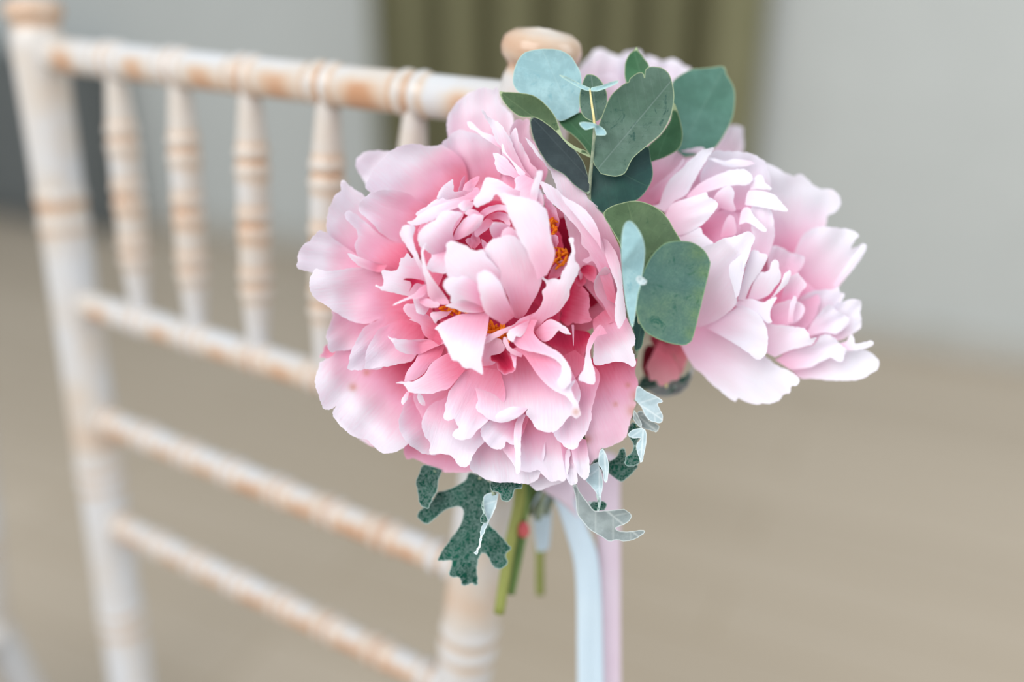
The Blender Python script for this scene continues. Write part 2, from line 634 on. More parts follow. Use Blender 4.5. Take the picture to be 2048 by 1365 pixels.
def build_chair():
    root = bpy.data.objects.new('chiavari_chair', None)
    COL.objects.link(root)
    root.empty_display_size = 0.05
    prof = [(-0.0345, 0.002), (-0.0340, 0.0090), (-0.0325, 0.0138), (-0.0295, 0.0172), (-0.0255, 0.0183), (-0.0215, 0.0174),
            (-0.0190, 0.0150), (-0.0172, 0.0138), (-0.0155, 0.0146), (-0.0120, 0.0160), (-0.0060, 0.0168), (0.0, 0.0168),
            (0.03, 0.0162), (0.08, 0.0158), (0.6, 0.0158)]

    def post_r(x, L):
        h = x - 0.0345
        r = 0.0158
        for (a, ra), (b, rb) in zip(prof, prof[1:]):
            if a <= h <= b:
                r = ra + (rb - ra) * (h - a) / (b - a)
        w = 0.55 * g(h + 0.0176, 0.003) + 0.62 * g(h + 0.027, 0.007)
        for c in (0.093, 0.112, 0.287, 0.300, 0.405, 0.418):
            r += 0.0011 * g(h - c, 0.003)
            w += 0.5 * g(h - c - 0.0045, 0.0026)
        w += 0.25 * g(h - 0.1025, 0.006) + 0.3 * g(h - 0.265, 0.014)
        return r, w + 0.17

    for s in (-1, 1):
        lathe('back_post', post_pt(s, -0.0345), post_pt(s, 0.50), post_r, root, 0.0016, 28)
        foot = Vector((s * 0.185, 0.03, 0.0))
        lathe('back_leg', post_pt(s, 0.498), foot, lambda x, L: (0.0155 - 0.004 * x / L + node_r(x - 0.2), node_w(x - 0.2)), root, 0.006, 16)
    fr = [0.203, 0.358, 0.513, 0.667, 0.82]

    def rail(name, h, rad, nodes, pc):
        A, B = post_pt(-1, h), post_pt(1, h)
        L = (B - A).length
        xs = [q * L for q in nodes]

        def rr(x, LL):
            return rad + sum(node_r(x - c) for c in xs), sum(node_w(x - c) for c in xs) + 0.07
        return lathe(name, A, B, rr, root, 0.0018, 22, patches([q * L for q in pc]))

    mids = [(a + b) / 2 for a, b in zip([0.0] + fr, fr + [1.0])]
    rail('top_rail', 0.0, 0.0106, fr, mids)
    rail('cross_rail', H2, 0.0092, fr, mids)
    q9 = [(i + 0.5) / 8 for i in range(8)]
    rail('cross_rail', H3, 0.0088, q9, [(i + 1) / 8 for i in range(7)])
    rail('cross_rail', H4, 0.0085, q9, [(i + 1) / 8 for i in range(7)])
    for q in fr:
        A = post_pt(-1, 0.004).lerp(post_pt(1, 0.004), q)
        B = post_pt(-1, H2 - 0.004).lerp(post_pt(1, H2 - 0.004), q)

        def sr(x, L):
            t = x / L
            r = 0.0056 + 0.0036 * min(1.0, t / 0.26, (1 - t) / 0.26)
            w = 0.0
            for c in (0.27, 0.5, 0.73):
                r += node_r(x - c * L, 0.75)
                w += 0.8 * node_w(x - c * L)
            return r, w + 0.24
        lathe('spindle', A, B, sr, root, 0.0022, 18)
    # seat, front legs and stretchers (below the picture)
    zs = 0.425
    yb = post_pt(1, 0.50).y
    for s in (-1, 1):
        lathe('front_leg', (s * 0.186, yb - 0.36, zs + 0.02), (s * 0.184, yb - 0.37, 0.0),
              lambda x, L: (0.0155 - 0.003 * x / L + node_r(x - 0.12), node_w(x - 0.12)), root, 0.006, 16)
        lathe('seat_rail', (s * 0.158, yb, zs), (s * 0.186, yb - 0.36, zs), lambda x, L: (0.013, 0.1), root, 0.01, 14)
        for z in (0.18, 0.28):
            lathe('stretcher', (s * 0.17, yb + 0.02, z), (s * 0.184, yb - 0.365, z), lambda x, L: (0.008 + node_r(x - L / 2), 0.1), root, 0.006, 12)
    lathe('seat_rail', (-0.158, yb, zs), (0.158, yb, zs), lambda x, L: (0.013, 0.1), root, 0.01, 14)
    lathe('seat_rail', (-0.186, yb - 0.36, zs), (0.186, yb - 0.36, zs), lambda x, L: (0.013, 0.1), root, 0.01, 14)
    lathe('stretcher', (-0.184, yb - 0.366, 0.22), (0.184, yb - 0.366, 0.22), lambda x, L: (0.008, 0.1), root, 0.006, 12)
    sv = [(-0.158, yb), (0.158, yb), (0.186, yb - 0.36), (-0.186, yb - 0.36)]
    v = [(x, y, zs - 0.006) for x, y in sv] + [(x * 0.99, y, zs + 0.008) for x, y in sv]
    link_mesh('seat_panel', v, [(3, 2, 1, 0), (4, 5, 6, 7), (0, 1, 5, 4), (1, 2, 6, 5), (2, 3, 7, 6), (3, 0, 4, 7)], M_WOOD, root, False, True)
    return root


CHAIR_LOC = Vector((-0.1482, 0.5627, 0.0))
chair = build_chair()
chair.location = CHAIR_LOC
chair.rotation_euler = (0, 0, YAW)
tag(chair, 'limewashed chiavari chair with the peony bouquet tied to its back post', 'chair', 'limewashed chairs in the row')
RAILDIR = Vector((math.cos(YAW), math.sin(YAW), 0))
nb = chair.copy()
COL.objects.link(nb)
nb.location = CHAIR_LOC - RAILDIR * 0.502
for ch in list(chair.children):
    c = ch.copy()
    COL.objects.link(c)
    c.parent = nb
tag(nb, 'next limewashed chair of the row, only one back post edge showing, no flowers', 'chair', 'limewashed chairs in the row')


def chair_pt(side, h):
    p = post_pt(side, h)
    c, s = math.cos(YAW), math.sin(YAW)
    return CHAIR_LOC + Vector((p.x * c - p.y * s, p.x * s + p.y * c, p.z))


# ------------------------------------------------------------------ petals and leaves: shaped sheets with their own depth
SEED = [0]


def parse(s):
    return [tuple(float(q) for q in w.split(',')) for w in s.split()]


def sheet(name, pts, D, zb, zt, mat, parent, p=1.5, cup=0.0, curl=0.0, ruf=1.0, tb=0.4, tt=0.95, h=7.0, jag=0.7,
          thick=0.00022, spots=(), axis=None, kedge=0.1, edge_r=9.0, lift=0.0, flute=0.0):
    """thin curved sheet: outline (closing edge = where it is attached), depth in mm from zb (base) to zt (tip)"""
    SEED[0] += 1
    rnd = random.Random(SEED[0] * 7 + 3)
    if isinstance(pts, str): pts = parse(pts)
    n0 = len(pts)
    dense = catmull(pts, 3.6, False)          # base edge stays the straight closing edge
    P = np.array(dense)
    b = (P[0] + P[-1]) / 2
    if axis is None:
        d = np.linalg.norm(P - b, axis=1)
        w = np.clip(d - 0.72 * d.max(), 0, None)
        tip = (P * w[:, None]).sum(0) / w.sum()
    else:
        tip = np.array(axis, float)
    ax = tip - b
    Lx = max(np.linalg.norm(ax), 1e-3)
    ax = ax / Lx
    pr = np.array([-ax[1], ax[0]])
    # fine frill on the free edge
    if jag > 0:
        tang = np.roll(P, -1, 0) - np.roll(P, 1, 0)
        nl = np.stack([-tang[:, 1], tang[:, 0]], 1)
        nl /= np.linalg.norm(nl, axis=1)[:, None] + 1e-6
        sv = np.clip(((P - b) @ ax) / Lx, 0, 1)
        off = np.array([noise.noise(Vector((q[0] * 0.11, q[1] * 0.11, SEED[0] * 3.7))) for q in P]) * 2.2 + np.array([rnd.uniform(-1.0, 1.0) for _ in P])
        P = P + nl * (off * jag * np.clip(sv * 1.6 - 0.25, 0, 1))[:, None]
    lo, hi = P.min(0), P.max(0)
    # interior points
    xs = np.arange(lo[0], hi[0] + h, h)
    ys = np.arange(lo[1], hi[1] + h, h * 0.866)
    G = np.array([(x + (h / 2 if j % 2 else 0), y) for j, y in enumerate(ys) for x in xs])
    A, B = P, np.roll(P, -1, 0)

    def seg_dist(Q, A, B):
        d = B - A
        L2 = (d * d).sum(1) + 1e-9
        t = np.clip(((Q[:, None, :] - A[None]) * d[None]).sum(2) / L2[None], 0, 1)
        c = A[None] + t[:, :, None] * d[None]
        return np.sqrt(((Q[:, None, :] - c) ** 2).sum(2)).min(1)

    def inside(Q):
        x, y = Q[:, 0][:, None], Q[:, 1][:, None]
        x1, y1, x2, y2 = A[:, 0][None], A[:, 1][None], B[:, 0][None], B[:, 1][None]
        cnd = (y1 > y) != (y2 > y)
        xi = (x2 - x1) * (y - y1) / (y2 - y1 + 1e-12) + x1
        return ((cnd & (x < xi)).sum(1) % 2) == 1

    keep = inside(G)
    G = G[keep]
    if len(G):
        G = G[seg_dist(G, A, B) > h * 0.5]
    allp = np.vstack([P, G]) if len(G) else P
    idx = list(range(len(P)))
    res = geometry.delaunay_2d_cdt([Vector(q) for q in allp], [], [idx], 1, 1e-4)
    V = np.array([tuple(q) for q in res[0]])
    faces = [tuple(f) for f in res[2]]
    e = seg_dist(V, A[:-1], B[:-1])
    rel = V - b
    s = np.clip((rel @ ax) / Lx, 0, 1.15)
    lat = rel @ pr
    hw = max(np.abs((P - b) @ pr).max(), 1.0)
    l = np.clip(lat / hw, -1, 1)
    z = zb + (zt - zb) * np.power(np.clip(s, 0, 1.1), p)
    z = z + cup * (1 - l * l) * np.sin(np.pi * np.clip(s, 0, 1) * 0.8)
    z = z + curl * np.exp(-e / edge_r) * np.clip(s * 1.5, 0, 1)
    nz = np.array([noise.noise(Vector((q[0] * 0.018, q[1] * 0.018, SEED[0] * 1.9))) for q in V])
    z = z + ruf * nz * (0.25 + s) * 1.6
    if flute:
        z = z + flute * np.sin(l * 9.0 + SEED[0]) * np.clip(s - 0.2, 0, 1)
    # pigment: paler towards tip and free edge
    sm = np.clip(s, 0, 1)
    tone = tb + (tt - tb) * (sm * sm * (3 - 2 * sm)) ** 0.74 + kedge * np.exp(-e / edge_r) * np.clip(s * 3, 0, 1)
    tone = np.clip(tone, 0, 1)
    tone = np.clip(tone + lift * (0.3 + 0.7 * sm), 0, 1)
    spot = np.zeros(len(V))
    for sx, sy, r in spots:
        dd = np.hypot(V[:, 0] - sx, V[:, 1] - sy)
        spot = np.maximum(spot, np.exp(-(dd / r) ** 2) * 0.55)
    n1 = len(V)
    fr = [tuple(reversed(f)) for f in faces]
    bk = [tuple(v_ + n1 for v_ in f) for f in faces]
    cnt = {}
    for f in fr:
        for a_, b_ in zip(f, f[1:] + f[:1]):
            cnt[(a_, b_)] = 1
    bnd = [e_ for e_ in cnt if (e_[1], e_[0]) not in cnt]
    src = list(range(n1)) * 2
    dz = [0.0] * n1 + [thick] * n1
    rim = []
    remap = {}

    def dup(v_, back):
        k_ = (v_, back)
        if k_ not in remap:
            remap[k_] = len(src)
            src.append(v_)
            dz.append(thick if back else 0.0)
        return remap[k_]

    for a_, b_ in bnd:
        rim.append((dup(b_, 0), dup(a_, 0), dup(a_, 1), dup(b_, 1)))
    src = np.array(src)
    ve = [W(float(V[k_][0]), float(V[k_][1]), float(D + z[k_] * 0.001 + t_)) for k_, t_ in zip(src, dz)]
    o = link_mesh(name, ve, fr + bk + rim, mat, parent)
    me = o.data
    for nm, arr in (('tone', tone), ('edge', e), ('spot', spot)):
        at = me.attributes.new(nm, 'FLOAT', 'POINT')
        at.data.foreach_set('value', arr[src].astype(np.float32))
    uvl = me.uv_layers.new(name='uv')
    li = np.zeros(len(me.loops), dtype=np.int32)
    me.loops.foreach_get('vertex_index', li)
    uvs = np.stack([lat * 0.01, (rel @ ax) * 0.01], 1)[src[li]]
    uvl.data.foreach_set('uv', uvs.astype(np.float32).ravel())
    return o


# ------------------------------------------------------------------ the bouquet
# kind: g = outer bowl petal, b = petal of the domed heart, s = narrow fold
KIND = {'g': dict(p=1.3, cup=3.0, curl=-0.5, ruf=1.5, flute=0.8), 'b': dict(p=0.75, cup=-3.0, curl=0.4, ruf=0.6),
        's': dict(p=1.0, cup=-0.8, curl=0.2, ruf=0.5, h=5.0), 'd': dict(p=1.0, cup=2.0, curl=0.0, ruf=0.6)}


def petals(root, D, mat, rows, **common):
    for r in rows:
        k, pts, zb, zt, tb, tt = r[:6]
        kw = dict(KIND[k])
        kw.update(common)
        if len(r) > 6: kw.update(r[6])
        sheet('petal', pts, D, zb, zt, mat, root, tb=tb, tt=tt, **kw)


def filler(root, D, mat, cx, cy, r0, z0, z1, n, tone0, tone1, seed):
    """broad lower petals of the bowl, mostly hidden behind the ones in view"""
    rnd = random.Random(seed)
    for i in range(n):
        a = 2 * math.pi * i / n + rnd.uniform(-0.1, 0.1)
        r = r0 * rnd.uniform(0.92, 1.05)
        wdt = 2.6 * math.pi / n
        pts = []
        for q in np.linspace(-1, 1, 11):
            rr = r * (0.35 + 0.65 * math.cos(q * 1.25) ** 0.5)
            aa = a + q * wdt * 0.5
            pts.append((cx + rr * math.cos(aa), cy + rr * math.sin(aa)))
        pts = [(cx + 6 * math.cos(a - 1), cy + 6 * math.sin(a - 1))] + pts + [(cx + 6 * math.cos(a + 1), cy + 6 * math.sin(a + 1))]
        sheet('petal', pts, D, z0 + (i % 3) * 1.2, z1 + (i % 3) * 1.2, mat, root, p=1.4, cup=2.0, ruf=1.0, tb=tone0, tt=tone1, h=12)


PEONY_GROUP = 'peonies of the bouquet'
DM = 0.400          # depth of the large peony
TIE = W(1040, 965, 0.462)

peony = empty('peony', W(998, 1228, 0.462), 'large rose pink double peony with orange stamens, front bloom of the bouquet', 'flower', PEONY_GROUP)
OUTER = [
 # upper right back petals
 ('g', '940,420 905,300 894,266 896,233 907,213 930,191 958,178 972,176 987,180 991,174 997,181 1002,206 1016,220 1027,244 1010,330 985,420', 30, 26, .5, .86),
 ('g', '985,400 1012,330 1019,285 1021,257 1029,242 1038,237 1046,241 1053,238 1059,241 1060,250 1058,260 1063,279 1073,286 1080,292 1077,308 1095,345 1060,420', 20, 13, .45, .72),
 ('g', '1000,400 1008,340 1015,290 1024,262 1033,256 1037,277 1048,296 1050,304 1057,314 1061,326 1075,342 1066,362 1030,410', 12, 6, .5, .8, dict(cup=1)),
 ('g', '930,430 890,350 884,291 894,277 907,264 921,259 935,263 952,267 975,280 1000,300 1000,400', 30, 20, .25, .86),
 ('s', '1005,300 1000,290 987,272 965,264 949,250 938,242 933,243 935,250 940,258 950,262 965,274 985,287', 10, 14, .75, 1.0),
 ('g', '1010,400 1004,310 1003,295 993,285 987,268 979,250 972,238 963,221 965,218 975,232 985,239 996,244 1009,259 1022,281 1035,312 1050,340 1062,360 1040,400', 8, 2, .5, .9, dict(cup=0.5)),
 ('s', '1051,346 1031,327 1017,312 1010,300 1004,285 1005,302 1015,315 1027,330 1037,349 1049,353', -1, 0, .85, 1.0),
 ('s', '1045,365 1031,358 1020,352 1005,349 994,341 990,330 989,317 986,306 998,308 1011,316 1022,328 1037,348', 2, 6, .62, .84),
 # upper left and left
 ('g', '780,380 740,378 728,362 717,345 711,333 713,319 724,307 744,302 768,302 790,310 810,380', 32, 30, .7, .98),
 ('g', '850,440 770,400 734,379 735,362 744,342 762,321 785,299 811,290 835,288 852,292 873,292 887,291 930,330 940,420', 28, 14, .3, .96),
 ('g', '860,520 800,490 764,468 747,450 731,436 719,422 718,411 725,398 737,389 750,384 775,380 810,385 870,420', 24, 8, .28, .86),
 ('g', '740,520 670,500 654,464 654,436 657,419 663,407 670,390 681,382 681,371 684,362 689,361 700,372 716,383 730,393 790,470', 26, 14, .5, .96),
 ('g', '830,540 760,545 722,520 709,492 716,476 714,463 704,450 692,439 690,428 696,421 708,426 729,442 764,472 810,490', 20, 9, .3, .88),
 ('s', '775,530 760,545 722,534 709,524 697,513 694,507 700,507 714,513 740,522', 13, 7, .5, .85),
 ('g', '730,545 670,560 625,546 606,541 593,534 596,523 595,514 600,499 608,489 619,482 627,473 632,467 639,461 646,463 655,468 682,488 730,520', 22, 11, .55, 1.0),
 ('g', '860,580 860,640 790,640 755,640 742,647 726,648 704,643 685,634 665,621 652,611 638,603 627,593 619,580 619,562 625,546 633,539 660,542 720,535 800,540', 22, 3, .28, .94, dict(axis=(630, 580))),
 ('g', '780,640 740,690 700,700 680,702 663,706 656,697 655,682 652,671 657,657 661,645 665,634 666,620 700,630', 24, 12, .5, .84),
 ('d', '680,690 656,690 648,695 646,706 640,715 680,720', 27, 25, .4, .5),
 ('g', '860,700 830,860 814,890 792,904 770,908 756,901 743,888 734,880 712,875 693,864 675,846 665,830 674,810 692,796 706,788 704,786 688,798 669,815 658,819 647,818 641,805 638,794 631,776 630,756 637,738 640,726 653,718 668,710 675,697 690,700 760,690', 24, 6, .16, .92,
  dict(axis=(690, 830), spots=((706, 775, 8), (733, 745, 7)), h=5)),
 ('d', '760,870 715,872 728,885 742,893 760,897', 24, 26, .7, .8),
 ('g', '850,640 800,690 765,735 730,739 716,741 694,738 698,725 700,707 711,685 724,663 736,650 790,625', 20, 1, .35, .95, dict(cup=1)),
 ('g', '860,650 830,715 812,726 773,733 742,738 730,738 731,718 734,700 746,678 760,657 800,640', 16, -2, .3, .93, dict(cup=1)),
 # lower petals
 ('d', '830,880 810,892 808,909 814,919 827,918 845,926 858,932 870,938 885,945 915,946 941,944 960,935 940,900', 22, 18, .5, .6, dict(axis=(880, 940))),
 ('g', '850,790 833,786 820,793 810,806 803,826 798,842 800,862 809,880 820,891 836,902 851,909 880,908 900,880', 14, 2, .5, .85, dict(axis=(815, 880))),
 ('s', '818,785 816,798 811,805 806,810 802,807 804,799 809,790 813,784', 0, -1, .75, .85),
 ('g', '960,840 945,890 939,925 941,940 956,950 970,958 990,965 1018,966 1043,967 1060,968 1080,950 1090,880 1060,820', 12, 4, .5, .9),
 ('d', '1050,940 1055,962 1063,975 1070,981 1080,982 1092,976 1110,970 1130,960 1120,930', 14, 12, .75, .95),
 ('g', '1055,840 1043,880 1042,925 1041,940 1059,945 1077,941 1088,952 1101,962 1116,962 1132,957 1140,900 1120,840', 8, 0, .5, .95),
 ('g', '1120,880 1130,945 1136,964 1143,971 1152,970 1155,958 1152,930 1150,890', 6, 0, .55, .95),
 ('g', '1140,870 1145,915 1150,933 1158,952 1169,961 1176,954 1180,940 1178,918 1172,880', 5, -2, .55, .96),
 ('g', '930,780 990,850 950,905 940,927 928,935 915,930 909,919 901,911 891,910 878,907 863,910 858,903 861,887 850,873 843,852 845,837 856,816 871,804 885,799 905,780', 8, -3, .45, .97, dict(axis=(880, 900))),
 ('s', '845,812 838,805 834,795 836,787 841,788 846,795 850,803 851,812', 0, -2, .8, .95),
 ('s', '1010,880 1005,898 1012,910 1022,922 1035,935 1035,860', 4, 1, .6, .8),
 ('s', '1052,830 1045,850 1042,887 1042,923 1040,941 1035,949 1031,943 1031,910 1027,880 1030,850 1040,828', 0, -5, .75, .97),
 ('g', '1060,830 1045,870 1032,888 1023,890 1012,884 1011,893 1001,900 984,896 971,884 963,872 962,860 968,850 985,838', 3, -5, .5, 1.0),
 ('g', '1180,720 1170,850 1178,925 1188,921 1197,915 1207,899 1224,892 1233,887 1251,877 1257,857 1266,826 1274,800 1276,767 1270,745 1272,710 1230,690', 14, 7, .16, .7,
  dict(axis=(1250, 830), spots=((1274, 792, 13), (1266, 822, 12), (1231, 809, 5), (1256, 771, 5), (1173, 880, 8)), h=5)),
 ('g', '1110,720 1100,840 1106,868 1128,893 1143,900 1154,896 1163,879 1172,867 1182,840 1184,819 1189,800 1193,782 1199,763 1198,745 1185,730 1150,700', 8, -4, .35, .85),
 ('g', '1000,740 1010,800 968,850 955,861 946,873 931,880 915,879 905,871 907,863 917,855 912,848 909,839 900,842 890,840 887,829 891,818 890,810 894,799 898,783 909,769 922,750 938,740 960,735', 4, -7, .42, .9),
 ('g', '985,700 960,740 950,768 950,777 953,787 956,802 951,813 961,827 977,838 992,844 1009,845 1029,838 1047,826 1056,818 1052,829 1064,843 1071,856 1087,863 1106,865 1120,856 1133,840 1150,820 1160,780 1120,700', 12, -9, .26, .93, dict(axis=(1060, 850), p=1.2)),
 ('s', '1056,817 1030,814 1010,819 990,832 996,842 1009,845 1029,839 1047,827', -10, -11.5, .82, .9),
 ('d', '905,760 830,785 840,830 860,850 900,830 930,800', 12, 9, .5, .6),
 # right side
 ('g', '1185,640 1188,680 1187,725 1200,731 1219,726 1235,723 1250,726 1266,734 1272,724 1264,696 1269,691 1270,674 1262,654 1252,634 1240,620 1210,620', 8, -3, .4, .97),
 ('g', '1160,560 1120,400 1106,354 1094,335 1085,322 1075,312 1062,295 1049,275 1056,279 1067,289 1077,306 1088,316 1097,331 1110,330 1121,335 1134,344 1147,360 1159,375 1170,386 1178,399 1194,413 1209,434 1223,461 1236,487 1242,509 1246,560 1250,620 1245,655 1225,640', 16, 3, .5, .84, dict(axis=(1150, 350), p=0.8, cup=2)),
 ('g', '1215,600 1190,528 1174,527 1164,521 1179,513 1175,501 1163,490 1163,476 1159,463 1147,448 1128,428 1103,406 1090,388 1083,373 1082,363 1100,370 1117,382 1125,391 1137,399 1161,412 1176,426 1190,445 1203,478 1210,505 1225,560 1235,610', 4, -4, .45, .86, dict(p=0.6, cup=0.5)),
 ('s', '1203,500 1190,480 1174,461 1156,437 1139,417 1125,401 1123,391 1137,399 1161,412 1176,426 1190,445 1200,470', -5, -9, .75, .95),
 ('s', '1215,480 1203,478 1208,500 1214,522 1224,548 1234,577 1231,600 1229,636 1235,657 1240,657 1251,630 1246,583 1241,535 1232,505', 0, -7, .75, .93),
 ('g', '1240,640 1216,648 1222,640 1215,627 1205,607 1192,590 1187,566 1199,544 1212,534 1225,545 1240,560', 8, -2, .55, .72),
 # between heart and rim
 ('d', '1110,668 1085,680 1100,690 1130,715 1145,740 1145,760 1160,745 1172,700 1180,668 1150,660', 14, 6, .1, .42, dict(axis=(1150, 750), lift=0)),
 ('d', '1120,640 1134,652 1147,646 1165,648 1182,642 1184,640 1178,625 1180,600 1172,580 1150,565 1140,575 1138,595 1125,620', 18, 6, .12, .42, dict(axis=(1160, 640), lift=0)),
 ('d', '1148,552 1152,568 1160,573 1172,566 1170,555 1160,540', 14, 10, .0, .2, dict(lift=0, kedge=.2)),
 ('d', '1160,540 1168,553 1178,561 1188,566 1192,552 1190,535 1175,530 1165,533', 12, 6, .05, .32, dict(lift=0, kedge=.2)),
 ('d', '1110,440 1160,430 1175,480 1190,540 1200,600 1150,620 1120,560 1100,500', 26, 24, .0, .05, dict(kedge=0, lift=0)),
 ('s', '1143,650 1148,650 1148,672 1147,693 1145,672', 4, 2, .6, .65, dict(jag=0)),
]
petals(peony, DM, M_PETAL, OUTER, lift=0.09)
